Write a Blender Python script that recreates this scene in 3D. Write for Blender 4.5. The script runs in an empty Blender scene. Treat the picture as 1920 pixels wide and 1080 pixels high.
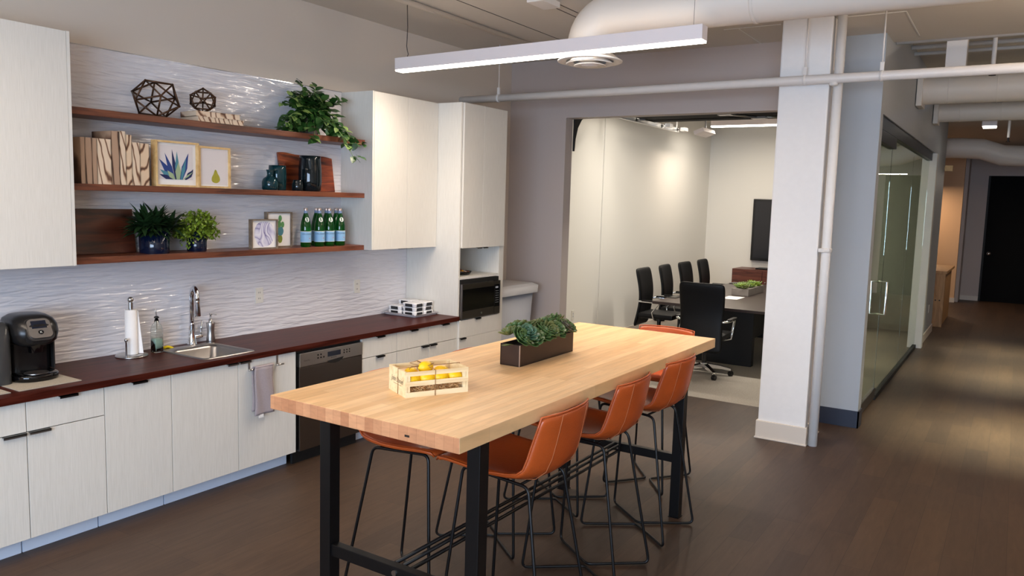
import bpy, bmesh, math, random
from mathutils import Matrix, Vector, Euler, noise as mnoise
random.seed(7)
PI = math.pi
S = bpy.context.scene
COL = S.collection
# ------------------------------------------------------------------ camera
cam_d = bpy.data.cameras.new('camera'); cam = bpy.data.objects.new('camera', cam_d); COL.objects.link(cam)
cam_d.sensor_width = 36.0; cam_d.lens = 1483.27 / 1920 * 36.0; cam_d.clip_end = 200
YAW, PITCH, ROLL = .5649, -.1087, .0283
_f = Vector((math.cos(YAW)*math.cos(PITCH), math.sin(YAW)*math.cos(PITCH), math.sin(PITCH)))
_r = Vector((math.sin(YAW), -math.cos(YAW), 0)); _u = _r.cross(_f)
_r2 = math.cos(ROLL)*_r + math.sin(ROLL)*_u; _u2 = -math.sin(ROLL)*_r + math.cos(ROLL)*_u
_m = Matrix((_r2, _u2, -_f)).transposed().to_4x4(); _m.translation = Vector((0, -4.7648, 1.8973))
cam.matrix_world = _m
S.camera = cam
# ------------------------------------------------------------------ view
S.view_settings.view_transform = 'Standard'; S.view_settings.look = 'None'
S.view_settings.exposure = 0.5; S.view_settings.gamma = 1.0; S.view_settings.use_curve_mapping = False
def lin(c):
    return tuple((v/255/12.92 if v/255 <= .04045 else ((v/255+.055)/1.055)**2.4) for v in c[:3]) + (1.0,)
# ------------------------------------------------------------------ world and large lights
W = bpy.data.worlds.new('world'); S.world = W; W.use_nodes = True
bg = W.node_tree.nodes['Background']; bg.inputs[0].default_value = (.55, .68, 1.0, 1); bg.inputs[1].default_value = 1.5
def area(name, loc, rot, sx, sy, power, col, spread=None):
    l = bpy.data.lights.new(name, 'AREA'); l.shape = 'RECTANGLE'; l.size = sx; l.size_y = sy
    l.energy = power; l.color = col
    if spread: l.spread = spread
    o = bpy.data.objects.new(name, l); COL.objects.link(o); o.location = loc; o.rotation_euler = rot
    return o
DAY = (.60, .77, 1.0); WARM = (1.0, .84, .68); NEUT = (1.0, .92, .80); GREEN = (.95, 1.0, .72)
# daylight through the windows in the wall behind the camera
area('window_daylight', (-2.85, -5.0, 1.75), (0, -PI/2, 0), 1.7, 4.6, 275, DAY)
# visible lamp, unseen neighbours, and lamps added at right to brighten the ceiling
for _x, _y, _d, _u in ((4.808, -1.84, 14, .8), (1.1, -1.9, 25, 12), (-1.6, -1.9, 14, 6), (5.6, -6.9, 3, 95), (1.1, -7.2, 8, 14), (9.6, -7.6, 1, 10)):
    area('lamp_and_fill_light', (_x, _y, 2.86), (0, 0, 0), .08, 2.4, _d, WARM, math.radians(125) if _x == 4.808 else None)
    area('added_ceiling_fill', (_x, _y, 3.0 if _y > -3 else 2.7), (PI, 0, 0), .06, 2.3, _u, WARM)  # upward fill added to brighten the ceiling and upper walls
area('lamp_and_fill_light', (4.808, -1.84, 2.862), (0, 0, 0), .08, 2.4, 18, WARM)
# conference room lamps
area('conference_lamp_light', (12.57, -1.22, 3.15), (0, 0, 0), .10, 1.4, 15, NEUT)
area('conference_lamp_light', (9.6, -1.95, 3.12), (0, 0, 0), .10, 2.6, 66, NEUT)
area('conference_wash_light', (12.0, -.60, 3.0), (math.radians(-20), 0, 0), .5, .12, 12, WARM)
# corridor lamps (narrow beams that leave bands of light on the floor)
for _x, _p in ((7.95, 26), (10.9, 22), (12.7, 13)):
    area('corridor_lamp_light', (_x, -5.2, 3.0), (0, 0, 0), .12, 1.6, _p, GREEN, math.radians(50))
area('corridor_lamp_light', (16.2, -4.6, 2.6), (0, 0, 0), .12, .5, 12, WARM)
area('alcove_lamp_light', (18.6, -3.0, 2.5), (0, 0, 0), .4, .4, 18, (1.0, .74, .52))
# ------------------------------------------------------------------ materials
MATS = {}
def nodes(name):
    m = bpy.data.materials.new(name); m.use_nodes = True; MATS[name] = m
    nt = m.node_tree; b = nt.nodes['Principled BSDF']
    return m, nt, b
def plain(name, col, rough=.5, metal=0.0, spec=.5, bump=0, bscale=60, emit=None, var=0.0, vscale=8, coat=0):
    m, nt, b = nodes(name)
    b.inputs['Base Color'].default_value = lin(col); b.inputs['Roughness'].default_value = rough
    b.inputs['Metallic'].default_value = metal; b.inputs['Specular IOR Level'].default_value = spec
    b.inputs['Coat Weight'].default_value = coat
    tc = nt.nodes.new('ShaderNodeTexCoord')
    if var:
        n = nt.nodes.new('ShaderNodeTexNoise'); n.inputs['Scale'].default_value = vscale; n.inputs['Detail'].default_value = 5
        nt.links.new(tc.outputs['Object'], n.inputs['Vector'])
        mx = nt.nodes.new('ShaderNodeMix'); mx.data_type = 'RGBA'
        c = lin(col); mx.inputs[6].default_value = tuple(v*(1-var) for v in c[:3])+(1,); mx.inputs[7].default_value = tuple(min(1, v*(1+var)) for v in c[:3])+(1,)
        nt.links.new(n.outputs['Fac'], mx.inputs[0]); nt.links.new(mx.outputs[2], b.inputs['Base Color'])
    if bump:
        n = nt.nodes.new('ShaderNodeTexNoise'); n.inputs['Scale'].default_value = bscale; n.inputs['Detail'].default_value = 4
        nt.links.new(tc.outputs['Object'], n.inputs['Vector'])
        bp = nt.nodes.new('ShaderNodeBump'); bp.inputs['Strength'].default_value = bump; bp.inputs['Distance'].default_value = .002
        nt.links.new(n.outputs['Fac'], bp.inputs['Height']); nt.links.new(bp.outputs[0], b.inputs['Normal'])
    if emit:
        b.inputs['Emission Color'].default_value = lin(emit[0]); b.inputs['Emission Strength'].default_value = emit[1]
    return m
def grain(name, cols, scale=(1, 12, 12), rough=.45, nscale=3, distort=.6, spec=.5, bump=.15, stops=None, coat=0, detail=6):
    """stretched-noise wood: low scale along the grain"""
    m, nt, b = nodes(name)
    tc = nt.nodes.new('ShaderNodeTexCoord'); mp = nt.nodes.new('ShaderNodeMapping'); mp.inputs['Scale'].default_value = scale
    n = nt.nodes.new('ShaderNodeTexNoise'); n.inputs['Scale'].default_value = nscale; n.inputs['Detail'].default_value = detail; n.inputs['Distortion'].default_value = distort
    nt.links.new(tc.outputs['Object'], mp.inputs[0]); nt.links.new(mp.outputs[0], n.inputs['Vector'])
    r = nt.nodes.new('ShaderNodeValToRGB'); cr = r.color_ramp
    st = stops or [.3 + .4*i/(len(cols)-1) for i in range(len(cols))]
    while len(cr.elements) < len(cols): cr.elements.new(.5)
    for e, p, c in zip(cr.elements, st, cols): e.position = p; e.color = lin(c)
    nt.links.new(n.outputs['Fac'], r.inputs[0]); nt.links.new(r.outputs[0], b.inputs['Base Color'])
    b.inputs['Roughness'].default_value = rough; b.inputs['Specular IOR Level'].default_value = spec; b.inputs['Coat Weight'].default_value = coat
    if bump:
        bp = nt.nodes.new('ShaderNodeBump'); bp.inputs['Strength'].default_value = bump; bp.inputs['Distance'].default_value = .002
        nt.links.new(n.outputs['Fac'], bp.inputs['Height']); nt.links.new(bp.outputs[0], b.inputs['Normal'])
    return m
def planks(name, c1, c2, mort, width, row, scale=(1, 12, 12), rough=.5, nscale=4, gamt=.35, mortar=.0012, spec=.5, bump=.1, nc=(.6, 1.25)):
    """boards running along X, rows along Y"""
    m, nt, b = nodes(name)
    tc = nt.nodes.new('ShaderNodeTexCoord')
    br = nt.nodes.new('ShaderNodeTexBrick'); br.offset = .37; br.offset_frequency = 2
    br.inputs['Scale'].default_value = 1.0; br.inputs['Mortar Size'].default_value = mortar; br.inputs['Mortar Smooth'].default_value = .1
    br.inputs['Brick Width'].default_value = width; br.inputs['Row Height'].default_value = row; br.inputs['Bias'].default_value = 0
    br.inputs['Color1'].default_value = lin(c1); br.inputs['Color2'].default_value = lin(c2); br.inputs['Mortar'].default_value = lin(mort)
    nt.links.new(tc.outputs['Object'], br.inputs['Vector'])
    mp = nt.nodes.new('ShaderNodeMapping'); mp.inputs['Scale'].default_value = scale
    n = nt.nodes.new('ShaderNodeTexNoise'); n.inputs['Scale'].default_value = nscale; n.inputs['Detail'].default_value = 8; n.inputs['Distortion'].default_value = .8
    nt.links.new(tc.outputs['Object'], mp.inputs[0]); nt.links.new(mp.outputs[0], n.inputs['Vector'])
    mr = nt.nodes.new('ShaderNodeMapRange'); mr.inputs[1].default_value = .25; mr.inputs[2].default_value = .75
    mr.inputs[3].default_value = nc[0]; mr.inputs[4].default_value = nc[1]
    nt.links.new(n.outputs['Fac'], mr.inputs[0])
    mx = nt.nodes.new('ShaderNodeMix'); mx.data_type = 'RGBA'; mx.blend_type = 'MULTIPLY'; mx.inputs[0].default_value = gamt
    nt.links.new(br.outputs['Color'], mx.inputs[6]); nt.links.new(mr.outputs[0], mx.inputs[7])
    nt.links.new(mx.outputs[2], b.inputs['Base Color'])
    b.inputs['Roughness'].default_value = rough; b.inputs['Specular IOR Level'].default_value = spec
    bp = nt.nodes.new('ShaderNodeBump'); bp.inputs['Strength'].default_value = bump; bp.inputs['Distance'].default_value = .002
    nt.links.new(n.outputs['Fac'], bp.inputs['Height']); nt.links.new(bp.outputs[0], b.inputs['Normal'])
    return m
def glass(name, col, rough=.02, ior=1.45, trans=1.0):
    m, nt, b = nodes(name)
    b.inputs['Base Color'].default_value = lin(col); b.inputs['Roughness'].default_value = rough
    b.inputs['IOR'].default_value = ior; b.inputs['Transmission Weight'].default_value = trans
    return m
M = {}
M['wall'] = plain('wall_paint', (214, 202, 188), .7, bump=.15, bscale=250, spec=.3)
M['grey'] = plain('grey_wall_paint', (192, 179, 172), .55, bump=.15, bscale=250, spec=.35)
M['slate'] = plain('slate_blue_wall', (178, 183, 188), .5, bump=.15, bscale=250, spec=.35)  # cooler grey for the pier and corridor wall
M['white'] = plain('white_wall_paint', (232, 228, 220), .6, bump=.1, bscale=250, spec=.3)
M['ceil'] = plain('ceiling_paint', (214, 206, 195), .8, bump=.5, bscale=30, spec=.2)
M['col'] = plain('column_paint', (236, 233, 230), .45, bump=.5, bscale=25, spec=.4, var=.03, vscale=20)
M['pipe'] = plain('pipe_paint', (226, 220, 214), .4, bump=.2, bscale=40)
M['duct'] = plain('duct_paint', (224, 214, 202), .5, bump=.2, bscale=12)
M['base'] = plain('rubber_base_beige', (214, 203, 190), .4)
M['base_dark'] = plain('rubber_base_navy', (44, 50, 66), .35)
M['floor'] = planks('floor_planks', (80, 61, 47), (67, 51, 41), (48, 37, 30), 1.22, .152, (1.2, 9, 9), .48, 3.5, .7, .0012, .35, .06, (.72, 1.25))
M['carpet'] = plain('carpet_grey', (168, 160, 150), .95, bump=1.0, bscale=180, spec=.1, var=.25, vscale=60)
M['maple'] = planks('maple_butcher_block', (246, 206, 156), (228, 182, 128), (204, 158, 108), .85, .042, (1.3, 16, 5), .38, 3.0, .55, .0005, .45, .04, (.72, 1.18))
M['maple_end'] = planks('maple_end_grain', (206, 150, 108), (176, 120, 84), (150, 100, 70), .85, .042, (40, 6, 20), .45, 3.0, .5, .0005, .4, .04, (.7, 1.2))
M['walnut'] = grain('walnut_shelf', [(62, 30, 20), (108, 58, 38), (132, 76, 50)], (.8, 14, 14), .4, 3)
M['counter'] = grain('dark_wood_laminate', [(44, 14, 9), (68, 26, 18), (84, 38, 28)], (.7, 12, 12), .36, 3, spec=.08, bump=.04)
M['cab'] = grain('linen_laminate', [(216, 212, 203), (223, 219, 210), (228, 224, 216)], (110, 110, 3), .42, 3, .1, bump=.04)
M['cab_edge'] = plain('cabinet_edge', (226, 222, 212), .45)
M['carc'] = plain('cabinet_carcass', (58, 54, 52), .6)
M['pull'] = plain('brushed_pull', (150, 150, 152), .35, 1.0)
M['pull_dark'] = plain('dark_metal_pull', (58, 54, 54), .35, .9)
M['toe'] = plain('toe_kick_daylight_tint', (222, 232, 248), .45)  # pale blue tint puts the daylight on the recess into the colour
M['steel'] = plain('stainless_steel', (188, 186, 184), .28, 1.0, bump=.1, bscale=300)
M['sink_steel'] = plain('sink_steel', (150, 147, 146), .34, 1.0)
M['steel_dark'] = plain('dark_stainless', (120, 114, 110), .3, 1.0, bump=.1, bscale=300)
M['chrome'] = plain('chrome', (222, 224, 228), .07, 1.0)
M['black'] = plain('black_plastic', (14, 14, 16), .25)
M['blackm'] = plain('matte_black', (16, 15, 15), .6)
M['blackg'] = plain('gloss_black', (6, 6, 8), .08)
M['bsteel'] = plain('black_steel', (16, 15, 16), .38, .3)
M['grey_pl'] = plain('grey_plastic', (176, 178, 186), .5, bump=.1, bscale=100)
M['grey_lid'] = plain('light_grey_plastic', (206, 204, 204), .5)
M['leather'] = plain('tan_leather', (182, 80, 30), .33, spec=.6, bump=.5, bscale=140, var=.22, vscale=7)
M['leather_seam'] = plain('tan_stitching', (172, 96, 52), .6)
M['blk_leather'] = plain('black_leather', (8, 8, 9), .5, spec=.3, bump=.3, bscale=120)
M['lens'] = plain('lamp_lens', (255, 250, 242), .5, emit=((255, 246, 232), 8.0))
M['housing'] = plain('lamp_housing', (242, 230, 226), .5)
M['paper'] = plain('white_paper', (240, 238, 234), .8)
M['ptowel'] = plain('paper_towel', (244, 240, 236), .9, bump=.3, bscale=120)
M['towel'] = plain('knit_towel', (168, 156, 158), .95, bump=1.0, bscale=260, var=.12, vscale=120)
M['yellow'] = plain('yellow_sponge', (238, 208, 20), .8, bump=.6, bscale=120)
M['lemon'] = plain('lemon_skin', (250, 200, 16), .4, bump=.5, bscale=160, var=.06, vscale=20)
M['straw'] = plain('excelsior', (222, 176, 118), .8, var=.35, vscale=60)
M['pine'] = grain('pale_pine', [(226, 196, 146), (242, 218, 172), (248, 228, 186)], (1.2, 14, 14), .5, 3, bump=.05)
M['twine'] = plain('jute_twine', (148, 108, 66), .9)
M['ink'] = plain('ink', (48, 42, 42), .7)
M['terra'] = plain('planter_bronze', (60, 45, 38), .45, .35, var=.2, vscale=10)
M['planter_edge'] = plain('planter_weld', (176, 160, 150), .4, .6)
M['zinc'] = plain('zinc_planter', (150, 142, 136), .5, .4, var=.12, vscale=14)
M['soil'] = plain('soil', (40, 28, 20), .95)
M['pot_taupe'] = plain('pot_taupe', (120, 106, 96), .6)
M['pot_blue'] = plain('pot_navy_glaze', (12, 22, 44), .12, var=.3, vscale=6)
M['leaf_dark'] = plain('leaf_dark', (30, 54, 26), .42, var=.3, vscale=14)
M['leaf_poth'] = plain('leaf_pothos', (44, 82, 32), .38, var=.35, vscale=12)
M['leaf_pale'] = plain('leaf_variegated', (128, 156, 84), .4, var=.25, vscale=12)
M['leaf_lime'] = plain('leaf_lime', (122, 146, 42), .5, var=.3, vscale=20)
M['suc'] = plain('succulent_green', (70, 98, 48), .45, var=.3, vscale=16)
M['suc2'] = plain('succulent_blue_green', (70, 104, 78), .45, var=.2, vscale=16)
M['suc3'] = plain('succulent_olive', (96, 104, 54), .45, var=.3, vscale=16)
M['suc4'] = plain('succulent_maroon', (74, 64, 44), .45, var=.2, vscale=16)
M['oak'] = grain('pale_oak', [(196, 156, 98), (218, 182, 124), (232, 200, 146)], (6, 6, 6), .5, 3, bump=.05)
M['grey_wood'] = grain('weathered_wood', [(92, 78, 64), (116, 100, 84), (134, 118, 100)], (8, 8, 8), .6, 3)
M['mat_w'] = plain('picture_mat', (238, 234, 230), .7)
M['art_bg'] = plain('art_paper', (222, 214, 212), .75)
M['acacia'] = grain('acacia_board', [(40, 14, 8), (110, 46, 22), (150, 70, 34), (176, 96, 52)], (.9, 9, 9), .35, 2.2, 1.2)
M['acacia2'] = grain('dark_walnut_board', [(34, 13, 8), (74, 34, 20), (98, 50, 30)], (.9, 9, 9), .4, 2.2, 1.0)
def burl(name, light, mid, dark, rot=.8, scale=5.0, dist=9.0, seed=0.0):
    m, nt, b = nodes(name)
    tc = nt.nodes.new('ShaderNodeTexCoord'); mp = nt.nodes.new('ShaderNodeMapping'); mp.inputs['Scale'].default_value = (1.6, .6, .55); mp.inputs['Rotation'].default_value = (0, rot, 0); mp.inputs['Location'].default_value = (seed, 0, seed*.7)
    w = nt.nodes.new('ShaderNodeTexWave'); w.wave_type = 'BANDS'; w.bands_direction = 'X'; w.inputs['Scale'].default_value = scale; w.inputs['Distortion'].default_value = dist
    w.inputs['Detail'].default_value = 2.5; w.inputs['Detail Scale'].default_value = 1.3; w.inputs['Detail Roughness'].default_value = .4
    nt.links.new(tc.outputs['Object'], mp.inputs[0]); nt.links.new(mp.outputs[0], w.inputs['Vector'])
    r = nt.nodes.new('ShaderNodeValToRGB'); cr = r.color_ramp; cr.elements.new(.2); cr.elements.new(.45)
    for e_, p_, c_ in zip(cr.elements, (.02, .10, .26, .9), (dark, mid, light, light)): e_.position = p_; e_.color = lin(c_)
    nt.links.new(w.outputs['Fac'], r.inputs[0]); nt.links.new(r.outputs[0], b.inputs['Base Color']); b.inputs['Roughness'].default_value = .55
    return m
M['bookwood'] = burl('wood_print_paper', (226, 202, 174), (186, 150, 120), (104, 70, 52))
M['bookwood2'] = burl('wood_print_paper_b', (222, 194, 162), (180, 142, 110), (92, 60, 44), -.9, 5.2, 8.0, 1.7)
M['bookdark'] = burl('dark_wood_print_paper', (176, 144, 118), (128, 96, 76), (66, 44, 34), .15, 5.0, 4.0, 3.1)
M['bookflat'] = burl('wood_print_paper_flat', (226, 202, 174), (176, 138, 108), (104, 70, 52), .9, 9.0, 5.0, .6)
M['pages'] = plain('book_pages', (222, 206, 184), .8)
M['bronze'] = plain('bronze_wire', (84, 58, 40), .4, .7)
M['gl_clear'] = glass('clear_glass', (248, 252, 250))
M['gl_teal'] = glass('teal_glass', (40, 104, 116), .03, trans=.8)
M['gl_dark'] = glass('smoky_glass', (36, 50, 56), .03, trans=.7)
M['gl_green'] = glass('green_glass', (8, 104, 30), .03, trans=.75)
M['soapy'] = plain('pale_green_soap', (178, 206, 190), .4)
M['gl_pane'] = glass('tinted_pane', (206, 222, 200), .0)
M['foil'] = plain('bottle_cap_foil', (196, 176, 166), .3, .8)
M['neck'] = plain('neck_label_blue', (120, 142, 176), .5)
M['lab'] = plain('label_pale_blue', (134, 178, 214), .5)
M['lab_w'] = plain('label_white', (224, 226, 222), .5)
M['lab_ink'] = plain('label_navy_ink', (24, 40, 92), .6)
M['red'] = plain('label_red', (196, 40, 44), .6)
M['clearpl'] = plain('white_takeout_lid', (232, 232, 234), .3)
M['tray'] = plain('tray_grey', (196, 190, 192), .35, .2)
M['cork'] = plain('speckled_mat', (176, 166, 150), .8, var=.3, vscale=180)
M['screen'] = plain('dark_screen', (34, 34, 38), .2)
M['disp'] = plain('display', (20, 26, 40), .15)
M['gunmetal'] = plain('gunmetal_plastic', (70, 67, 66), .3, .6)
M['black_sheen'] = plain('black_sheen_plastic', (34, 33, 33), .28, .4)
M['tank_grey'] = plain('smoky_tank', (62, 62, 62), .2, .2)
M['walnut_cr'] = grain('credenza_walnut', [(66, 32, 24), (100, 54, 42), (116, 66, 50)], (10, .9, 10), .4, 3)
M['conf_top'] = plain('conference_table_top', (70, 58, 54), .3)
M['desk'] = grain('desk_pine', [(150, 108, 62), (176, 130, 78), (190, 146, 92)], (8, 8, 1), .5, 3)
M['orange'] = plain('tan_corridor_paint', (216, 176, 136), .6)
M['door_blk'] = plain('door_black', (4, 4, 5), .7, spec=.15)
M['art1'] = plain('art_blue', (34, 62, 128), .7); M['art2'] = plain('art_teal', (74, 134, 150), .7)
M['art3'] = plain('art_pale_green', (158, 178, 140), .7); M['art4'] = plain('art_navy', (20, 34, 84), .7)
M['pear'] = plain('art_pear', (166, 158, 50), .7, var=.2, vscale=60); M['artg'] = plain('art_green', (88, 144, 88), .7, var=.2, vscale=60)
M['artg2'] = plain('art_olive', (126, 140, 52), .7, var=.2, vscale=60)
M['candy1'] = plain('candy_gold', (196, 140, 30), .25, .6); M['candy2'] = plain('candy_brown', (92, 44, 26), .3)
M['candy3'] = plain('candy_silver', (200, 190, 190), .2, .8)
def tile_mat():
    m, nt, b = nodes('wavy_gloss_tile')
    b.inputs['Base Color'].default_value = lin((222, 220, 224)); b.inputs['Roughness'].default_value = .18
    b.inputs['Specular IOR Level'].default_value = .6; b.inputs['Coat Weight'].default_value = .7; b.inputs['Coat Roughness'].default_value = .09; b.inputs['Coat IOR'].default_value = 1.55
    tc = nt.nodes.new('ShaderNodeTexCoord'); mp = nt.nodes.new('ShaderNodeMapping'); mp.inputs['Scale'].default_value = (4.2, 1, 34)
    n = nt.nodes.new('ShaderNodeTexNoise'); n.inputs['Scale'].default_value = 1.25; n.inputs['Detail'].default_value = 1.2; n.inputs['Distortion'].default_value = .5
    nt.links.new(tc.outputs['Object'], mp.inputs[0]); nt.links.new(mp.outputs[0], n.inputs['Vector'])
    s1 = nt.nodes.new('ShaderNodeMath'); s1.operation = 'SUBTRACT'; s1.inputs[1].default_value = .5; nt.links.new(n.outputs['Fac'], s1.inputs[0])
    s2 = nt.nodes.new('ShaderNodeMath'); s2.operation = 'ABSOLUTE'; nt.links.new(s1.outputs[0], s2.inputs[0])
    s3 = nt.nodes.new('ShaderNodeMath'); s3.operation = 'MULTIPLY'; s3.inputs[1].default_value = 14; s3.use_clamp = True; nt.links.new(s2.outputs[0], s3.inputs[0])
    s4 = nt.nodes.new('ShaderNodeMath'); s4.operation = 'MULTIPLY_ADD'; s4.inputs[1].default_value = .0; nt.links.new(s3.outputs[0], s4.inputs[0]); nt.links.new(n.outputs['Fac'], s4.inputs[2])
    bp = nt.nodes.new('ShaderNodeBump'); bp.inputs['Strength'].default_value = .62; bp.inputs['Distance'].default_value = .022
    nt.links.new(s4.outputs[0], bp.inputs['Height'])
    br = nt.nodes.new('ShaderNodeTexBrick'); br.inputs['Scale'].default_value = 1; br.inputs['Brick Width'].default_value = .60
    br.inputs['Row Height'].default_value = .30; br.inputs['Mortar Size'].default_value = .0012; br.inputs['Mortar Smooth'].default_value = .2
    mp2 = nt.nodes.new('ShaderNodeMapping'); mp2.inputs['Rotation'].default_value = (PI/2, 0, 0)
    nt.links.new(tc.outputs['Object'], mp2.inputs[0]); nt.links.new(mp2.outputs[0], br.inputs['Vector'])
    inv = nt.nodes.new('ShaderNodeMath'); inv.operation = 'SUBTRACT'; inv.inputs[0].default_value = 1
    nt.links.new(br.outputs['Fac'], inv.inputs[1])
    b2 = nt.nodes.new('ShaderNodeBump'); b2.inputs['Strength'].default_value = .4; b2.inputs['Distance'].default_value = .002
    nt.links.new(inv.outputs[0], b2.inputs['Height']); nt.links.new(bp.outputs[0], b2.inputs['Normal'])
    nt.links.new(b2.outputs[0], b.inputs['Normal']); nt.links.new(b2.outputs[0], b.inputs['Coat Normal'])
    return m
M['tile'] = tile_mat()
def swirl_mat():
    m, nt, b = nodes('art_swirl_lavender')
    tc = nt.nodes.new('ShaderNodeTexCoord'); w = nt.nodes.new('ShaderNodeTexNoise'); w.inputs['Scale'].default_value = 6.5; w.inputs['Detail'].default_value = .6; w.inputs['Distortion'].default_value = 1.2
    nt.links.new(tc.outputs['Object'], w.inputs['Vector'])
    k1 = nt.nodes.new('ShaderNodeMath'); k1.operation = 'MULTIPLY'; k1.inputs[1].default_value = 14; nt.links.new(w.outputs['Fac'], k1.inputs[0])
    k2 = nt.nodes.new('ShaderNodeMath'); k2.operation = 'PINGPONG'; k2.inputs[1].default_value = 1; nt.links.new(k1.outputs[0], k2.inputs[0])
    r = nt.nodes.new('ShaderNodeValToRGB'); cr = r.color_ramp; cr.elements.new(.2); cr.elements.new(.6)
    for e, p, c in zip(cr.elements, (.0, .1, .5, 1), ((92, 84, 128), (168, 164, 196), (206, 204, 220), (226, 224, 232))): e.position = p; e.color = lin(c)
    nt.links.new(k2.outputs[0], r.inputs[0]); nt.links.new(r.outputs[0], b.inputs['Base Color']); b.inputs['Roughness'].default_value = .7
    return m
M['swirl'] = swirl_mat()
# ------------------------------------------------------------------ builders
WM = {}
def tag(o, label=None, cat=None, group=None, kind=None):
    if label: o['label'] = label
    if cat: o['category'] = cat
    if group: o['group'] = group
    if kind: o['kind'] = kind
    return o
def thing(name, label, cat, loc=(0, 0, 0), rz=0, group=None):
    o = bpy.data.objects.new(name, None); COL.objects.link(o); o.location = loc; o.rotation_euler = (0, 0, rz); o.empty_display_size = .1
    WM[o.name] = Matrix.Translation(Vector(loc)) @ Matrix.Rotation(rz, 4, 'Z')
    return tag(o, label, cat, group)
class MB:
    def __init__(s): s.bm = bmesh.new(); s.smooth = False; s.mi = 0
    def _add(s, vs, fs, smooth=False):
        bv = [s.bm.verts.new(v) for v in vs]
        for f in fs:
            try:
                bf = s.bm.faces.new([bv[i] for i in f]); bf.smooth = smooth; bf.material_index = s.mi
            except ValueError: pass
        return s
    def box(s, x0, y0, z0, x1, y1, z1, bev=0):
        x0, x1 = min(x0, x1), max(x0, x1); y0, y1 = min(y0, y1), max(y0, y1); z0, z1 = min(z0, z1), max(z0, z1)
        if bev <= 0:
            vs = [(x0,y0,z0),(x1,y0,z0),(x1,y1,z0),(x0,y1,z0),(x0,y0,z1),(x1,y0,z1),(x1,y1,z1),(x0,y1,z1)]
            return s._add(vs, [(3,2,1,0),(4,5,6,7),(0,1,5,4),(1,2,6,5),(2,3,7,6),(3,0,4,7)])
        t = bmesh.new(); bmesh.ops.create_cube(t, size=1)
        for v in t.verts: v.co = Vector(((x0+x1)/2+v.co.x*(x1-x0), (y0+y1)/2+v.co.y*(y1-y0), (z0+z1)/2+v.co.z*(z1-z0)))
        bmesh.ops.bevel(t, geom=list(t.edges), offset=min(bev, .49*min(x1-x0, y1-y0, z1-z0)), segments=2, affect='EDGES', profile=.6)
        t.verts.index_update(); vs = [v.co.copy() for v in t.verts]; fs = [[v.index for v in f.verts] for f in t.faces]; t.free()
        return s._add(vs, fs)
    def obox(s, c, ax, ay, az, hx, hy, hz):
        """oriented box: centre, three axes, half sizes"""
        c, ax, ay, az = Vector(c), Vector(ax).normalized(), Vector(ay).normalized(), Vector(az).normalized()
        vs = [c+ax*hx*i+ay*hy*j+az*hz*k for k in (-1, 1) for (i, j) in ((-1,-1),(1,-1),(1,1),(-1,1))]
        return s._add(vs, [(3,2,1,0),(4,5,6,7),(0,1,5,4),(1,2,6,5),(2,3,7,6),(3,0,4,7)])
    def lathe(s, prof, c=(0, 0, 0), seg=28, axis='z', smooth=True, cap=True, sx=1, sy=1):
        vs = []; n = len(prof)
        for (r, h) in prof:
            for k in range(seg):
                a = 2*PI*k/seg; p = (r*math.cos(a)*sx, r*math.sin(a)*sy, h)
                if axis == 'x': p = (p[2], p[0], p[1])
                elif axis == 'y': p = (p[1], p[2], p[0])
                vs.append((c[0]+p[0], c[1]+p[1], c[2]+p[2]))
        fs = [(i*seg+k, i*seg+(k+1) % seg, (i+1)*seg+(k+1) % seg, (i+1)*seg+k) for i in range(n-1) for k in range(seg)]
        s._add(vs, fs, smooth)
        if cap:
            for i, rev in ((0, True), (n-1, False)):
                if prof[i][0] > 1e-5:
                    ring = vs[i*seg:(i+1)*seg]; s._add(ring, [tuple(range(seg))[::-1] if rev else tuple(range(seg))])
        return s
    def cyl(s, c, r, h, axis='z', seg=24, r2=None, smooth=True):
        return s.lathe([(r, 0), (r if r2 is None else r2, h)], c, seg, axis, smooth)
    def tube(s, pts, r, seg=8, close=False, cap=True):
        pts = [Vector(p) for p in pts]; n = len(pts); rs = r if isinstance(r, (list, tuple)) else [r]*n
        vs = []; up = None
        for i, p in enumerate(pts):
            a = pts[(i-1) % n] if (i > 0 or close) else p; b = pts[(i+1) % n] if (i < n-1 or close) else p
            t = (b-a).normalized() if (b-a).length > 1e-9 else Vector((0, 0, 1))
            if up is None:
                up = Vector((0, 0, 1)) if abs(t.z) < .9 else Vector((1, 0, 0))
            u = (up-t*up.dot(t))
            if u.length < 1e-6: u = t.orthogonal()
            u.normalize(); v = t.cross(u); up = u
            for k in range(seg):
                an = 2*PI*k/seg; vs.append(p+(u*math.cos(an)+v*math.sin(an))*rs[i])
        m = n if close else n-1
        fs = [(i*seg+k, i*seg+(k+1) % seg, ((i+1) % n)*seg+(k+1) % seg, ((i+1) % n)*seg+k) for i in range(m) for k in range(seg)]
        if cap and not close: fs += [tuple(range(seg))[::-1], tuple((n-1)*seg+k for k in range(seg))]
        return s._add(vs, fs, True)
    def ball(s, c, r, seg=16, rings=10, sx=1, sy=1, sz=1):
        prof = [(max(1e-4, r*math.sin(PI*i/rings)), -r*math.cos(PI*i/rings)*sz) for i in range(rings+1)]
        return s.lathe(prof, c, seg, 'z', True, True, sx, sy)
    def prism(s, poly, axis, a, b):
        """poly: 2D points; extruded along axis from a to b. axis y: poly=(x,z); x: (y,z); z: (x,y)"""
        def P(p, t): return {'y': (p[0], t, p[1]), 'x': (t, p[0], p[1]), 'z': (p[0], p[1], t)}[axis]
        n = len(poly); vs = [P(p, a) for p in poly]+[P(p, b) for p in poly]
        return s._add(vs, [tuple(range(n))[::-1], tuple(range(n, 2*n))]+[(i, (i+1) % n, n+(i+1) % n, n+i) for i in range(n)])
    def quad(s, *p): return s._add(list(p), [tuple(range(len(p)))])
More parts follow.
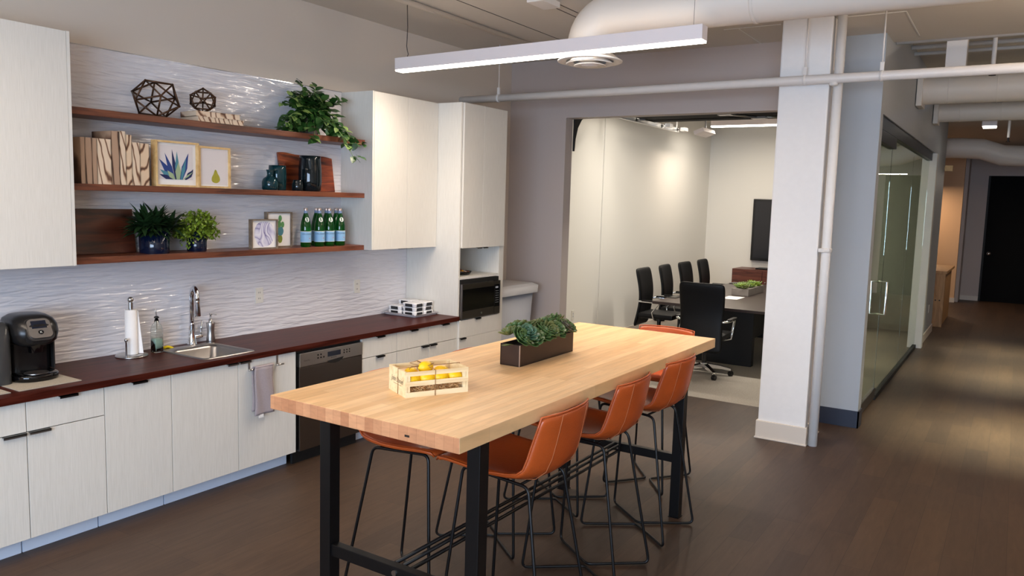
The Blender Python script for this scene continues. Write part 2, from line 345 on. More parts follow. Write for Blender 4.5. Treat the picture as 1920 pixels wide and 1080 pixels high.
    def grid(s, fn, nu, nv, smooth=True, closeu=False):
        vs = [fn(i/nu, j/nv) for j in range(nv+1) for i in range(nu+1)]
        return s._add(vs, [(j*(nu+1)+i, j*(nu+1)+i+1, (j+1)*(nu+1)+i+1, (j+1)*(nu+1)+i) for j in range(nv) for i in range(nu)], smooth)
    def xf(s, m):
        for v in s.bm.verts: v.co = m @ v.co
        return s
    def build(s, name, mat, parent=None, label=None, kind=None, mods=None, fix=True, weld=False):
        if weld: bmesh.ops.remove_doubles(s.bm, verts=list(s.bm.verts), dist=2e-5)
        if fix: bmesh.ops.recalc_face_normals(s.bm, faces=list(s.bm.faces))
        me = bpy.data.meshes.new(name)
        wm = Matrix.Identity(4)
        if parent is not None and parent.name in WM: wm = WM[parent.name]; s.bm.transform(wm.inverted())
        s.bm.to_mesh(me); s.bm.free()
        for mm in (mat if isinstance(mat, (list, tuple)) else [mat]): me.materials.append(M[mm] if isinstance(mm, str) else mm)
        o = bpy.data.objects.new(name, me); COL.objects.link(o)
        if parent is not None: o.parent = parent; WM[o.name] = wm
        if label: o['label'] = label
        if kind: o['kind'] = kind
        if mods: mods(o)
        return o
def solo(mb, name, mat, label, cat, group=None, base=None):
    """a thing that is one mesh, origin at its base"""
    bm = mb.bm
    if base is None:
        xs = [v.co for v in bm.verts]; base = ((min(c.x for c in xs)+max(c.x for c in xs))/2, (min(c.y for c in xs)+max(c.y for c in xs))/2, min(c.z for c in xs))
    bm.transform(Matrix.Translation(-Vector(base)))
    o = mb.build(name, mat); o.location = base
    return tag(o, label, cat, group)
def struct(mb, name, mat, **k):
    o = mb.build(name, mat, **k); o['kind'] = 'structure'; return o
def children(o): return [c for c in bpy.data.objects if c.parent == o]
def dup(o, loc=None, rz=None, label=None, group=None, parent=None):
    kids = children(o)
    c = o.copy(); COL.objects.link(c)
    if parent: c.parent = parent
    if loc is not None: c.location = loc
    if rz is not None: c.rotation_euler = (0, 0, rz)
    if label: c['label'] = label
    if group: c['group'] = group
    for k in kids: dup(k, parent=c)
    return c
def text_mesh(body, size, name='lettering'):
    cu = bpy.data.curves.new('txt', 'FONT'); cu.body = body; cu.size = size; cu.align_x = 'CENTER'; cu.extrude = 0; cu.resolution_u = 2
    t = bpy.data.objects.new('txt', cu); COL.objects.link(t)
    bpy.context.view_layer.update(); dg = bpy.context.evaluated_depsgraph_get()
    me = bpy.data.meshes.new_from_object(t.evaluated_get(dg)); bpy.data.objects.remove(t); bpy.data.curves.remove(cu)
    vs = [v.co.copy() for v in me.vertices]; fs = [tuple(p.vertices) for p in me.polygons]; bpy.data.meshes.remove(me)
    return vs, fs
def subd(lv=2, thick=None, bev=None):
    def f(o):
        if thick:
            m = o.modifiers.new('solid', 'SOLIDIFY'); m.thickness = thick; m.offset = 0
        if bev:
            m = o.modifiers.new('bev', 'BEVEL'); m.width = bev; m.segments = 2; m.limit_method = 'ANGLE'
        if lv:
            m = o.modifiers.new('sub', 'SUBSURF'); m.levels = lv; m.render_levels = lv
    return f
def arc(c, r, a0, a1, n, plane='xz'):
    out = []
    for i in range(n+1):
        a = a0+(a1-a0)*i/n; u, v = r*math.cos(a), r*math.sin(a)
        out.append({'xz': (c[0]+u, c[1], c[2]+v), 'yz': (c[0], c[1]+u, c[2]+v), 'xy': (c[0]+u, c[1]+v, c[2])}[plane])
    return out
# ================================================================== SETTING
XF, XF2, CZ = 7.39, 7.54, 3.385
b = MB(); b.box(-3, -9, -.12, 7.575, 0, 0); b.box(7.575, -9, -.12, 20.6, -3.66, 0); b.box(14.2, -3.66, -.12, 20.6, 0, 0); struct(b, 'floor', 'floor')
b = MB(); b.box(7.575, -3.66, -.12, 14.2, .0, .0); struct(b, 'floor_conference', 'carpet')
b = MB(); b.box(-3, 0, -.12, XF, .15, CZ); struct(b, 'wall_kitchen', 'wall')
b = MB(); b.box(XF, -.6926, 0, XF2, .15, CZ); b.box(XF, -3.25, 2.783, XF2, -.6926, CZ); struct(b, 'wall_far', 'grey')
b = MB(); b.box(XF, -3.715, 0, XF2, -3.25, CZ); struct(b, 'wall_pier', 'slate')
b = MB(); b.box(XF2, 0, -.12, 14.05, .15, CZ); b.box(9.72, -.012, .1, 10.1, 0, CZ-.3); b.box(14.05, -3.60, 0, 14.2, .15, CZ); struct(b, 'wall_conference', 'white')
b = MB(); b.box(XF2, -.014, 0, 14.05, 0, .1); b.box(14.036, -3.60, 0, 14.05, -.014, .1); struct(b, 'baseboard_conference', 'base')
b = MB(); b.box(XF2, -3.715, 2.735, 14.4, -3.60, 3.60); b.box(12.56, -3.715, 0, 14.4, -3.60, 2.735); struct(b, 'wall_corridor', 'slate')
b = MB(); b.box(12.40, -3.76, 0, 12.56, -3.60, 2.72, .006); struct(b, 'trim_1', 'white')
b = MB(); b.box(XF-.012, -3.727, 0, XF, -3.25, .15); b.box(XF-.012, -3.727, 0, XF2, -3.715, .15); struct(b, 'baseboard_far', 'base_dark')
b = MB(); b.box(12.56, -3.73, 0, 14.41, -3.715, .12); struct(b, 'baseboard_corridor', 'base')
b = MB(); b.box(XF-.01, -.70, 0, XF, 0, .11); struct(b, 'baseboard_kitchen', 'base')
b = MB(); b.box(-3, -9, CZ, 7.82, .15, CZ+.14); b.box(7.82, -3.60, CZ, 14.2, .15, CZ+.14); b.box(12.9, -9, CZ, 20.6, -3.60, CZ+.14); b.box(14.2, -3.6, CZ, 20.6, .15, CZ+.14)
b.box(7.82, -9, 3.60, 12.9, -3.60, 3.74); b.box(7.70, -9, CZ+.14, 7.82, -3.60, 3.74); struct(b, 'ceiling', 'ceil')
# ceiling board seams (raised filled joints)
b = MB(); b.box(4.2, -1.096, CZ-.002, 7.39, -1.088, CZ); b.box(5.0, -1.642, CZ-.002, 5.8, -1.634, CZ); b.box(5.0, -1.722, CZ-.002, 5.66, -1.714, CZ); struct(b, 'trim_4', 'carc')
b = MB()
for x0, y0, x1, y1 in ((6.70, -2.55, 6.715, -3.02), (6.655, -3.52, 6.67, -3.93)):
    b.box(x0, y0, CZ-.004, x1, y1, CZ)
for x0, y0, x1, y1 in ((6.66, -3.93, 7.6, -3.935), (6.71, -2.68, 7.39, -2.66)): b.box(x0, y0, CZ-.003, x1, y1-.006, CZ)
struct(b, 'trim_2', 'white')
b = MB(); b.box(-3.15, -9, -.12, -3, -7.3, CZ); b.box(-3.15, -2.7, -.12, -3, .15, CZ); b.box(-3.15, -7.3, -.12, -3, -2.7, .85); b.box(-3.15, -7.3, 2.65, -3, -2.7, CZ); struct(b, 'wall_back', 'wall')
b = MB()
for y in (-7.3, -6.15, -5.0, -3.85, -2.76): b.box(-3.12, y, .85, -3.04, y+.06, 2.65)
for z in (.85, 1.72, 2.59): b.box(-3.12, -7.3, z, -3.04, -2.7, z+.06)
w1 = struct(b, 'window_1', 'blackm')
b = MB(); b.box(-3, -9.15, -.12, 20.6, -9, 3.74); struct(b, 'wall_right', 'wall')
b = MB(); b.box(19.48, -3.73, 0, 19.63, .0, CZ); struct(b, 'wall_alcove', 'orange')
b = MB(); b.box(19.63, -3.80, 0, 20.3, -3.73, CZ); b.box(20.3, -4.15, 0, 20.45, -3.73, CZ); b.box(20.3, -9, 0, 20.45, -5.25, CZ); b.box(20.3, -5.25, 2.75, 20.45, -4.15, CZ); struct(b, 'wall_end', 'grey')
b = MB(); b.box(20.28, -4.15, 0, 20.3, -3.80, .1); b.box(19.46, -3.74, 0, 19.48, -1, .1); struct(b, 'baseboard_end', 'base')
b = MB(); b.box(14.2, 0, 0, 20.6, .15, CZ); struct(b, 'wall_side', 'wall')
b = MB(); b.box(20.32, -5.25, 0, 20.38, -4.15, 2.75); d1 = struct(b, 'door_1', 'door_blk')
b = MB(); b.ball((20.27, -4.28, 1.06), .05); b.cyl((20.28, -4.28, 1.06), .03, .04, 'x'); b.build('door_knob', 'chrome', d1, 'round chrome knob')
b = MB(); b.box(20.29, -4.15, 0, 20.33, -4.19, 2.75); b.build('door_frame', 'blackm', d1)
# column with beige base
b = MB(); b.box(6.552, -3.452, 0, 7.02, -3.072, CZ, .012); struct(b, 'column', 'col')
b = MB(); b.box(6.536, -3.466, 0, 7.03, -3.060, .15, .006); b.box(6.528, -3.472, 0, 7.035, -3.054, .012, .004); struct(b, 'baseboard_column', 'base')
# glass front to the corridor
gw = thing('glass_wall', 'frameless tinted glass wall and door along the corridor, in dark rails', 'glass wall', (10, -3.66, 0))
b = MB(); b.box(7.62, -3.668, .03, 8.62, -3.656, 2.56); gd = b.build('glass_door', 'gl_pane', gw)
for x0, x1 in ((8.64, 10.5), (10.51, 12.39)):
    b = MB(); b.box(x0, -3.668, .06, x1, -3.656, 2.68); b.build('glass_panel', 'gl_pane', gw)
b = MB(); b.box(7.62, -3.70, 2.62, 12.40, -3.62, 2.735); b.build('top_rail', 'bsteel', gw)
b = MB(); b.box(8.63, -3.69, 0, 12.40, -3.635, .05); b.build('floor_channel', 'blackm', gw)
b = MB(); b.box(7.62, -3.685, .03, 8.62, -3.64, .13); b.build('bottom_rail', 'gunmetal', gd); b = MB(); b.box(7.60, -3.705, 2.51, 8.62, -3.63, 2.615, .004); b.build('patch_fitting', 'bsteel', gd)
for s in (-1, 1):
    y = -3.662+s*.075; b = MB()
    b.tube([(8.44, -3.662, .90), (8.44, y, .90), (8.44, y, 1.22), (8.44, -3.662, 1.22)], .012, 10); b.build('pull_handle', 'chrome', gd)
# ================================================================== KITCHEN RUN
FY = -.611
def pull(u, x0, x1, z, par, dark=False):
    b = MB(); b.box(x0, FY-.019, z-.003, x1, FY+.004, z+.001); b.box(x0, FY-.019, z-.012, x1, FY-.0165, z+.001)
    return b.build('edge_pull', 'pull_dark' if dark else 'pull', par)
def front(par, kind, x0, x1, z0, z1, pl=None, g=.0024):
    b = MB(); b.box(x0+g, FY, z0+g, x1-g, FY+.019, z1-g, .0012); o = b.build(kind, 'cab', par)
    if pl: pull(None, pl[0], pl[1], z1-g, o, pl[2] if len(pl) > 2 else False)
    return o
def base_unit(x0, x1, label, fronts, toe=True):
    t = thing('base_cabinet', label, 'cabinet', ((x0+x1)/2, -.30, 0), group='white base cabinets under the dark counter')
    b = MB(); b.box(x0+.001, FY+.021, .10, x1-.001, -.016, .66 if 'sink' in label else .822); b.build('carcass', 'carc', t)
    for f in fronts: front(t, *f)
    if toe: b = MB(); b.box(x0+.004, -.515, .0, x1-.004, -.500, .098); b.build('toe_kick', 'toe', t)
    return t
R1, R2 = .665, .822
base_unit(1.38, 1.992, 'white base cabinet at the left edge of the photo, drawer over door', [('drawer', 1.38, 1.992, R1, R2), ('door', 1.38, 1.992, .10, R1, (1.875, 1.985))])
base_unit(1.992, 2.401, 'white base cabinet under the coffee maker mat, narrow drawer over door', [('drawer', 1.992, 2.401, R1, R2, (2.155, 2.25, True)), ('door', 1.992, 2.401, .10, R1, (2.0, 2.105))])
base_unit(2.401, 2.81, 'white single-door base cabinet under the paper towel roll, no drawer', [('door', 2.401, 2.81, .10, R2, (2.56, 2.65, True))])
base_unit(2.81, 3.774, 'white double-door base cabinet under the sink, towel on its right door', [('door', 2.81, 3.288, .10, R2, (3.20, 3.28)), ('door', 3.288, 3.774, .10, R2, (3.296, 3.38))])
base_unit(4.43, 4.839, 'white base cabinet right of the dishwasher, three drawers', [('drawer', 4.43, 4.839, R1, R2, (4.59, 4.68, True)), ('drawer', 4.43, 4.839, .385, R1, (4.59, 4.68, True)), ('drawer', 4.43, 4.839, .10, .385, (4.59, 4.68, True))])
base_unit(4.839, 5.655, 'wide white base cabinet beside the microwave tower, two drawers over doors', [('drawer', 4.839, 5.25, R1, R2, (5.0, 5.09, True)), ('drawer', 5.25, 5.655, R1, R2, (5.42, 5.52, True)), ('door', 4.839, 5.25, .10, R1, (5.15, 5.24, True)), ('door', 5.25, 5.655, .10, R1, (5.26, 5.35, True))])
# countertop with a sink cut-out
SX0, SX1, SY0, SY1 = 3.065, 3.465, -.575, -.095
b = MB()
b.box(1.38, -.634, .826, SX0+.012, 0, .864); b.box(SX1-.012, -.634, .826, 5.655, 0, .864)
b.box(SX0+.012, -.634, .826, SX1-.012, SY0+.012, .864); b.box(SX0+.012, SY1-.012, .826, SX1-.012, 0, .864)
solo(b, 'countertop', 'counter', 'long dark brown wood countertop along the tiled wall', 'countertop', base=(3.6, -.3, .826))
# drop-in sink
t = thing('sink', 'square stainless steel drop-in sink set in the dark countertop', 'sink', (3.265, -.335, .864))
def rr(x0, y0, x1, y1, r, n=5):
    p = []
    for cx, cy, a in ((x1-r, y1-r, 0), (x0+r, y1-r, PI/2), (x0+r, y0+r, PI), (x1-r, y0+r, 1.5*PI)):
        for i in range(n+1): p.append((cx+r*math.cos(a+PI/2*i/n), cy+r*math.sin(a+PI/2*i/n)))
    return p
def loops(bm_, rings, close_end=True, smooth=True):
    n = len(rings[0]); vs = [p for r_ in rings for p in r_]
    fs = [(i*n+k, i*n+(k+1) % n, (i+1)*n+(k+1) % n, (i+1)*n+k) for i in range(len(rings)-1) for k in range(n)]
    if close_end: fs.append(tuple((len(rings)-1)*n+k for k in range(n)))
    return bm_._add(vs, fs, smooth)
def ringz(x0, y0, x1, y1, r, z): return [(p[0], p[1], z) for p in rr(x0, y0, x1, y1, r)]
b = MB()
loops(b, [ringz(SX0, SY0, SX1, SY1, .03, .864), ringz(SX0+.002, SY0+.002, SX1-.002, SY1-.002, .03, .869), ringz(SX0+.012, SY0+.012, SX1-.012, SY1-.012, .03, .870), ringz(SX0+.024, SY0+.024, SX1-.024, SY1-.085, .05, .866),
          ringz(SX0+.034, SY0+.034, SX1-.034, SY1-.095, .05, .850), ringz(SX0+.040, SY0+.040, SX1-.040, SY1-.10, .06, .72), ringz(SX0+.07, SY0+.07, SX1-.07, SY1-.13, .06, .70)])
b.build('basin', 'sink_steel', t)
b = MB(); b.cyl((3.265, -.36, .701), .04, .003, 'z'); b.build('drain', 'chrome', t)
# faucet
t = thing('faucet', 'tall chrome gooseneck faucet with pull-down spray head', 'faucet', (3.345, -.06, .868))
fx, fy = 3.345, -.062
b = MB(); b.lathe([(.032, 0), (.030, .006), (.026, .03), (.021, .07), (.019, .135), (.0195, .14), (.0165, .145)], (fx, fy, .868), 24); b.build('base', 'chrome', t)
pts = [(fx, fy, 1.01), (fx, fy, 1.18)]+[(fx-.022*(1-math.cos(a)), fy-.062*(1-math.cos(a)), 1.18+.082*math.sin(a)) for a in [PI*i/14 for i in range(1, 15)]]
b = MB(); b.tube(pts, .0155, 14); b.build('spout', 'chrome', t)
e = pts[-1]; b = MB(); b.lathe([(.0165, 0), (.018, -.01), (.0165, -.02), (.0225, -.10), (.020, -.105)], (e[0], e[1], e[2]), 20); b.build('spray_head', 'chrome', t)
b = MB(); b.cyl((fx+.015, fy-.006, .915), .014, .05, 'x', 16); b.cyl((fx+.062, fy-.006, .915), .012, .014, 'x', 16); b.tube([(fx+.066, fy-.006, .918), (fx+.072, fy-.008, 1.02)], [.007, .005], 10); b.build('handle', 'chrome', t)
# soap pump
t = thing('soap_dispenser', 'waisted stainless steel soap pump behind the sink', 'soap dispenser', (3.485, -.075, .864))
c = (3.485, -.075, .864)
b = MB(); b.lathe([(.030, 0), (.031, .004), (.026, .05), (.024, .075), (.026, .10), (.030, .135), (.029, .138), (.012, .14)], c, 24); b.build('bottle', 'steel', t)
b = MB(); b.lathe([(.013, .138), (.013, .16), (.006, .162), (.006, .19), (.009, .192), (.009, .20), (.003, .202)], c, 16); b.tube([(c[0], c[1], c[2]+.194), (c[0]+.03, c[1]-.03, c[2]+.192)], .0035, 8); b.build('pump', 'steel', t)
# dishwasher
t = thing('dishwasher', 'stainless steel dishwasher built in under the dark counter', 'dishwasher', (4.11, -.3, 0))
b = MB(); b.box(3.778, -.59, .10, 4.427, -.003, .822); b.build('body', 'blackm', t)
b = MB(); b.box(3.797, FY-.012, .10, 4.424, FY+.02, .700, .003); b.build('door', 'steel_dark', t)
b = MB(); b.box(3.797, FY-.016, .703, 4.424, FY+.02, .802, .004); cp = b.build('control_panel', 'steel', t)
b = MB(); b.box(4.06, FY-.0175, .742, 4.19, FY-.015, .778); b.build('display', 'disp', cp)
b = MB(); b.prism([(4.05, .712), (4.22, .722), (4.205, .706), (4.17, .692), (4.13, .688), (4.08, .695)], 'y', FY-.018, FY-.015); b.build('handle_recess', 'blackm', cp)
b = MB()
for i in range(5): b.cyl((3.965+.028*(i % 3), FY-.0165, .748+.022*(i//3)), .0065, -.0015, 'y', 12)
for i in range(6): b.cyl((4.225+.028*(i % 3), FY-.0165, .750+.018*(i//3)), .0055, -.0015, 'y', 12)
b.build('buttons', 'pull_dark', cp)
def wall_text(body, size, x, y, z, par, mat='lab_ink', name='lettering'):
    vs, fs = text_mesh(body, size); b = MB(); b._add([(x+v.x, y, z+v.y) for v in vs], fs); return b.build(name, mat, par, fix=False)
wall_text('BOSCH', .017, 4.12, FY-.0168, .7265, cp, 'ink'); wall_text('Silence Plus', .012, 3.86, FY-.0168, .742, cp, 'ink')
b = MB(); b.box(3.785, -.56, 0, 4.425, -.54, .098); b.build('kickplate', 'blackm', t)
# ---------------------------------------------------------------- wall cabinets
ZU, ZT, UY = 1.473, 2.745, -.358
def wall_unit(x0, x1, label, doors, panels):
    t = thing('wall_cabinet', label, 'cabinet', ((x0+x1)/2, -.17, ZU), group='white wall cabinets beside the open shelves')
    b = MB(); b.box(x0+.003, UY+.021, ZU+.012, x1-.003, -.014, ZT-.002); b.build('carcass', 'cab_edge', t)
    for p0, p1 in panels: b = MB(); b.box(p0, UY+.001, ZU, p1, -.012, ZT, .001); b.build('side_panel', 'cab', t)
    for d0, d1, pl in doors:
        b = MB(); b.box(d0+.0016, UY, ZU+.001, d1-.0016, UY+.019, ZT-.002, .0012); o = b.build('door', 'cab', t)
        if pl: b = MB(); b.box(pl[0], UY-.002, ZU-.004, pl[1], UY+.012, ZU+.001); b.build('edge_pull', 'pull', o)
    return t
wall_unit(1.30, 2.411, 'tall white wall cabinet left of the open shelves, above the coffee maker', [(1.30, 1.84, (1.74, 1.83)), (1.84, 2.392, (1.85, 1.955))], [(2.392, 2.411)])
wall_unit(4.808, 5.655, 'white double-door wall cabinet right of the open shelves', [(4.827, 5.241, (5.15, 5.235)), (5.241, 5.655, (5.248, 5.33))], [(4.808, 4.827)])
# ---------------------------------------------------------------- microwave tower
PX0, PX1 = 5.657, 6.384
t = thing('pantry_cabinet', 'tall white cabinet tower with open niche and microwave bay', 'cabinet', (6.02, -.3, 0))
b = MB()
b.box(PX0, FY, .10, PX0+.022, -.012, ZT, .001); b.build('side_panel', 'cab', t)
b = MB(); b.box(PX1-.078, FY, .098, PX1, -.012, ZT, .001); b.build('side_panel', 'cab', t)
b = MB(); b.box(PX0+.022, -.03, .10, PX1-.078, -.012, ZT); b.box(PX0+.022, FY+.021, ZT-.02, PX1-.078, -.03, ZT); b.box(PX0+.022, FY+.021, 1.475, PX1-.078, -.03, 1.495)
b.box(PX0+.022, FY+.004, 1.190, PX1-.078, -.03, 1.213); b.box(PX0+.022, FY+.002, .802, PX1-.078, -.03, .824); b.box(PX0+.022, FY+.021, .10, PX1-.078, -.03, .8); b.build('carcass', 'cab', t)
def pdoor(kind, x0, x1, z0, z1, px, zp, par=t):
    b = MB(); b.box(x0+.0016, FY-.019, z0+.001, x1-.0016, FY-.0005, z1-.001, .0012); o = b.build(kind, 'cab', par)
    if px: b = MB(); b.box(px[0], FY-.034, zp-.003, px[1], FY-.012, zp+.001); b.box(px[0], FY-.034, zp-.012, px[1], FY-.032, zp+.001); b.build('edge_pull', 'pull_dark' if z1 < 1 else 'pull', o)
    return o
pdoor('door', PX0+.022, 5.985, 1.472, ZT, (5.90, 5.975), 1.474); pdoor('door', 5.985, PX1-.022, 1.472, ZT, (5.995, 6.07), 1.474)
pdoor('drawer', PX0+.004, PX1-.078, R1, .824, (5.90, 5.985), .823); pdoor('door', PX0+.004, PX1-.078, .10, R1, (PX0+.012, PX0+.10), R1-.002)
b = MB(); b.box(PX0+.004, -.515, 0, PX1-.004, -.50, .098); b.build('toe_kick', 'toe', t)
# microwave
t = thing('microwave', 'built-in stainless and black glass microwave below the open niche', 'microwave', (5.99, -.3, .824))
mx0, mx1, mz0, mz1 = PX0+.026, PX1-.090, .832, 1.150
b = MB(); b.box(mx0, FY-.004, mz0, mx1, -.06, mz1); b.build('body', 'steel_dark', t)
b = MB(); b.box(mx0, FY-.030, mz0, mx1-.098, FY-.004, mz1, .004); d = b.build('door', 'steel_dark', t)
b = MB(); b.box(mx0+.004, FY-.033, mz0+.075, mx1-.100, FY-.029, mz1-.048, .001); b.build('window', 'blackg', d)
b = MB(); b.box(mx1-.096, FY-.030, mz0, mx1, FY-.004, mz1, .004); cpn = b.build('control_panel', 'blackg', t)
b = MB(); b.box(mx1-.096, FY-.032, mz0, mx1, FY-.029, mz0+.070); b.box(mx1-.096, FY-.032, mz1-.036, mx1, FY-.029, mz1); b.box(mx1-.006, FY-.033, mz0+.07, mx1, FY-.029, mz1-.03); b.build('steel_band', 'steel_dark', cpn)
b = MB(); b.box(mx1-.078, FY-.0315, mz1-.072, mx1-.035, FY-.030, mz1-.055)
for i in range(3):
    for j in range(6): b.box(mx1-.074+.02*i, FY-.0313, mz1-.10-.022*j, mx1-.068+.02*i, FY-.030, mz1-.096-.022*j)
b.build('buttons', 'grey_pl', cpn)
b = MB(); b.cyl(((mx0+mx1)/2+.0, FY-.031, mz0+.035), .010, -.002, 'y', 18); b.build('emblem', 'chrome', d)
b = MB(); b.box(mx0, FY-.010, mz1, mx1, FY+.10, 1.186); b.build('vent_gap', 'blackm', t)
# candies in a glass dish in the niche
t = thing('candy_dish', 'shallow clear glass dish of wrapped candies in the niche', 'bowl', (5.92, -.45, 1.213))
c = (5.88, -.46, 1.213)
b = MB(); b.lathe([(.001, 0), (.05, 0), (.095, .006), (.115, .035), (.112, .036), (.092, .010), (.0, .006)], c, 28, cap=False); b.build('dish', 'gl_clear', t)
cm = [MB() for _ in range(3)]; rnd = random.Random(3)
for i in range(34):
    a = rnd.uniform(0, 2*PI); r = .085*math.sqrt(rnd.random()); h = .018+.03*(1-r/.09)*rnd.random()+.006
    cm[i % 3].ball((c[0]+r*math.cos(a), c[1]+r*math.sin(a), c[2]+h), .014, 8, 6, rnd.uniform(.8, 1.3), rnd.uniform(.8, 1.3), .8)
for m_, n_ in zip(cm, ('candy1', 'candy2', 'candy3')): m_.build('candies', n_, t, kind='stuff')
t = thing('candy_jar', 'clear glass jar at the back of the microwave tower niche', 'jar', (5.80, -.25, 1.213))
b = MB(); b.lathe([(.001, 0), (.06, 0), (.065, .01), (.065, .14), (.05, .16), (.047, .16), (.061, .138), (.061, .012), (0, .006)], (5.80, -.22, 1.213), 24, cap=False); b.build('jar_body', 'gl_clear', t)
# ---------------------------------------------------------------- tile and shelves
b = MB(); b.box(1.30, -.012, .864, 5.656, 0, ZT); struct(b, 'wall_tile', 'tile')
b = MB(); b.box(2.411, -.016, ZT, 4.808, 0, ZT+.004); struct(b, 'trim_3', 'chrome')
for z0, z1, lb in ((2.317, 2.357, 'top'), (1.893, 1.931, 'middle'), (1.471, 1.510, 'bottom')):
    b = MB(); b.box(2.4115, -.275, z0, 4.8075, -.012, z1, .002)
    solo(b, 'floating_shelf', 'walnut', {'top': 'dark walnut floating shelf holding the trailing plant, topmost of three', 'middle': 'dark walnut floating shelf holding the teal vases, middle of three', 'bottom': 'dark walnut floating shelf holding the green bottles, lowest of three'}[lb], 'shelf', 'dark walnut floating shelves')
Z1, Z2, Z3 = 2.357, 1.931, 1.510
for x, z, lb in ((3.957, 1.145, 'white wall outlet on the tile right of the faucet'), (5.0, 1.135, 'white wall outlet on the tile above the takeout boxes')):
    t = thing('wall_outlet', lb, 'outlet', (x, -.012, z), group='outlets on the tiled wall')
    b = MB(); b.box(x-.036, -.018, z-.058, x+.036, -.012, z+.058, .002); b.build('plate', 'cab_edge', t)
    b = MB()
    for dz in (-.022, .022):
        for dx in (-.007, .007): b.box(x+dx-.0015, -.0186, z+dz-.006, x+dx+.0015, -.0178, z+dz+.006)
    b.build('slots', 'pull_dark', t)
t = thing('wall_outlet', 'white outlet low on the conference room wall behind the planter', 'outlet', (9.0, 0, .46))
b = MB(); b.box(8.965, -.008, .40, 9.035, 0, .52, .002); b.build('plate', 'cab_edge', t)
b = MB(); b.box(8.99, -.009, .43, 9.01, -.0075, .455); b.box(8.99, -.009, .465, 9.01, -.0075, .49); b.build('slots', 'grey_pl', t)
# ---------------------------------------------------------------- wheeled bin in the corner
t = thing('trash_bin', 'grey wheeled bin with lighter hinged lid between tower and wall', 'bin', (6.85, -.33, 0))
def frus(b, x0, x1, y0, y1, z0, X0, X1, Y0, Y1, z1, r=.04):
    return loops(b, [ringz(x0, y0, x1, y1, r, z0), ringz(X0, Y0, X1, Y1, r, z1)])
bx0, bx1, by0, by1 = 6.50, 7.20, -.52, -.06
b = MB(); b._add([], []); loops(b, [ringz(bx0+.07, by0+.06, bx1-.08, by1-.02, .04, .03), ringz(bx0+.01, by0+.02, bx1-.02, by1, .05, .96)]); b.build('body', 'grey_pl', t)
b = MB(); loops(b, [ringz(bx0-.01, by0-.02, bx1+.01, by1+.01, .05, .955), ringz(bx0-.015, by0-.025, bx1+.015, by1+.01, .05, 1.03)]); loops(b, [ringz(bx0-.015, by0-.025, bx1+.015, by1+.01, .05, 1.03), ringz(bx0+.02, by0+.02, bx1-.02, by1-.01, .05, 1.052)], smooth=False); b.build('lid', 'grey_lid', t)
b = MB(); b.tube([(bx1+.03, by0+.03, 1.02), (bx1+.03, by1-.05, 1.02)], .014, 10); b.build('handle', 'blackm', t)
for x in (bx0+.12, bx1-.14):
    b = MB(); b.cyl((x, by1-.06, .08), .08, .05, 'x', 20); b.build('wheel', 'black', t)
# ================================================================== ON THE SHELVES
def poly_ball(name, c, r, sz, label, rz, rod):
    t = thing(name, label, 'sculpture', (c[0], c[1], c[2]-r*sz), group='bronze wire polyhedra on the top shelf')
    bm = bmesh.new(); bmesh.ops.create_icosphere(bm, subdivisions=1, radius=r)
    m = Vector((0, 0, 1)).rotation_difference(Vector((-.50+rz, -.84, .05)).normalized()).to_matrix() @ Matrix.Rotation(rz*3, 3, 'Z')
    mz = min((m @ v.co).z for v in bm.verts)
    b = MB(); zl = c[2]-r*sz+.004
    P = lambda v: Vector((c[0]+(m @ v.co).x, c[1]+(m @ v.co).y, zl+rod+((m @ v.co).z-mz)*sz))
    for e in bm.edges: b.tube([P(e.verts[0]), P(e.verts[1])], rod, 6)
    for v in bm.verts: b.ball(P(v), rod*1.25, 8, 6)
    bm.free(); b.build('wire_frame', 'bronze', t); return t
poly_ball('geometric_sculpture', (3.055, -.145, Z1+.125), .150, .86, 'large bronze wire polyhedron standing directly on the top shelf', .16, .0058)
# flat books
def flat_book(x, y, z, w, d, h, rz, label, mat='bookflat'):
    t = thing('book', label, 'book', (x, y, z), rz, 'books lying on the top shelf'); m = WM[t.name]
    b = MB(); b.box(-w/2, -d/2, 0, w/2, d/2, .003); b.box(-w/2, -d/2, h-.003, w/2, d/2, h); b.box(-w/2, -d/2, 0, -w/2+.004, d/2, h); b.xf(m); b.build('cover', mat, t)
    b = MB(); b.box(-w/2+.004, -d/2+.005, .003, w/2-.005, d/2-.005, h-.003); b.xf(m); b.build('pages', mat, t)
flat_book(3.475, -.142, Z1, .34, .215, .036, -.10, 'wood-patterned book lying flat on the shelf, lower of two')
flat_book(3.46, -.142, Z1+.0365, .32, .205, .034, -.14, 'wood-patterned book lying directly under the small wire polyhedron', 'bookwood')
poly_ball('geometric_sculpture', (3.40, -.14, Z1+.0715+.075), .090, .92, 'small bronze wire polyhedron standing on the stacked books', -.12, .0052)
# leaves
def leaf(b, base, d, up, L, Wd, curl=.3, fold=.25, n=4, tip=.0):
    d = Vector(d).normalized(); up = Vector(up); up = (up-d*up.dot(d))
    up = up.normalized() if up.length > 1e-4 else d.orthogonal().normalized()
    s = d.cross(up); vs = []
    for i in range(n+1):
        t = i/n; w = Wd*.5*(math.sin(PI*(t**.75))**.8 if 0 < t < 1 else (.12 if t == 0 else tip))
        c = Vector(base)+d*(L*t)-up*(curl*L*t*t)
        for k, q in ((-1, fold), (0, 0), (1, fold)): vs.append(c+s*(w*k)+up*(abs(k)*w*q))
    return b._add(vs, [(i*3+k, i*3+k+1, (i+1)*3+k+1, (i+1)*3+k) for i in range(n) for k in (0, 1)], True)
def rdir(r, zmin=-1, zmax=1):
    z = r.uniform(zmin, zmax); a = r.uniform(0, 2*PI); q = math.sqrt(max(0, 1-z*z)); return Vector((q*math.cos(a), q*math.sin(a), z))
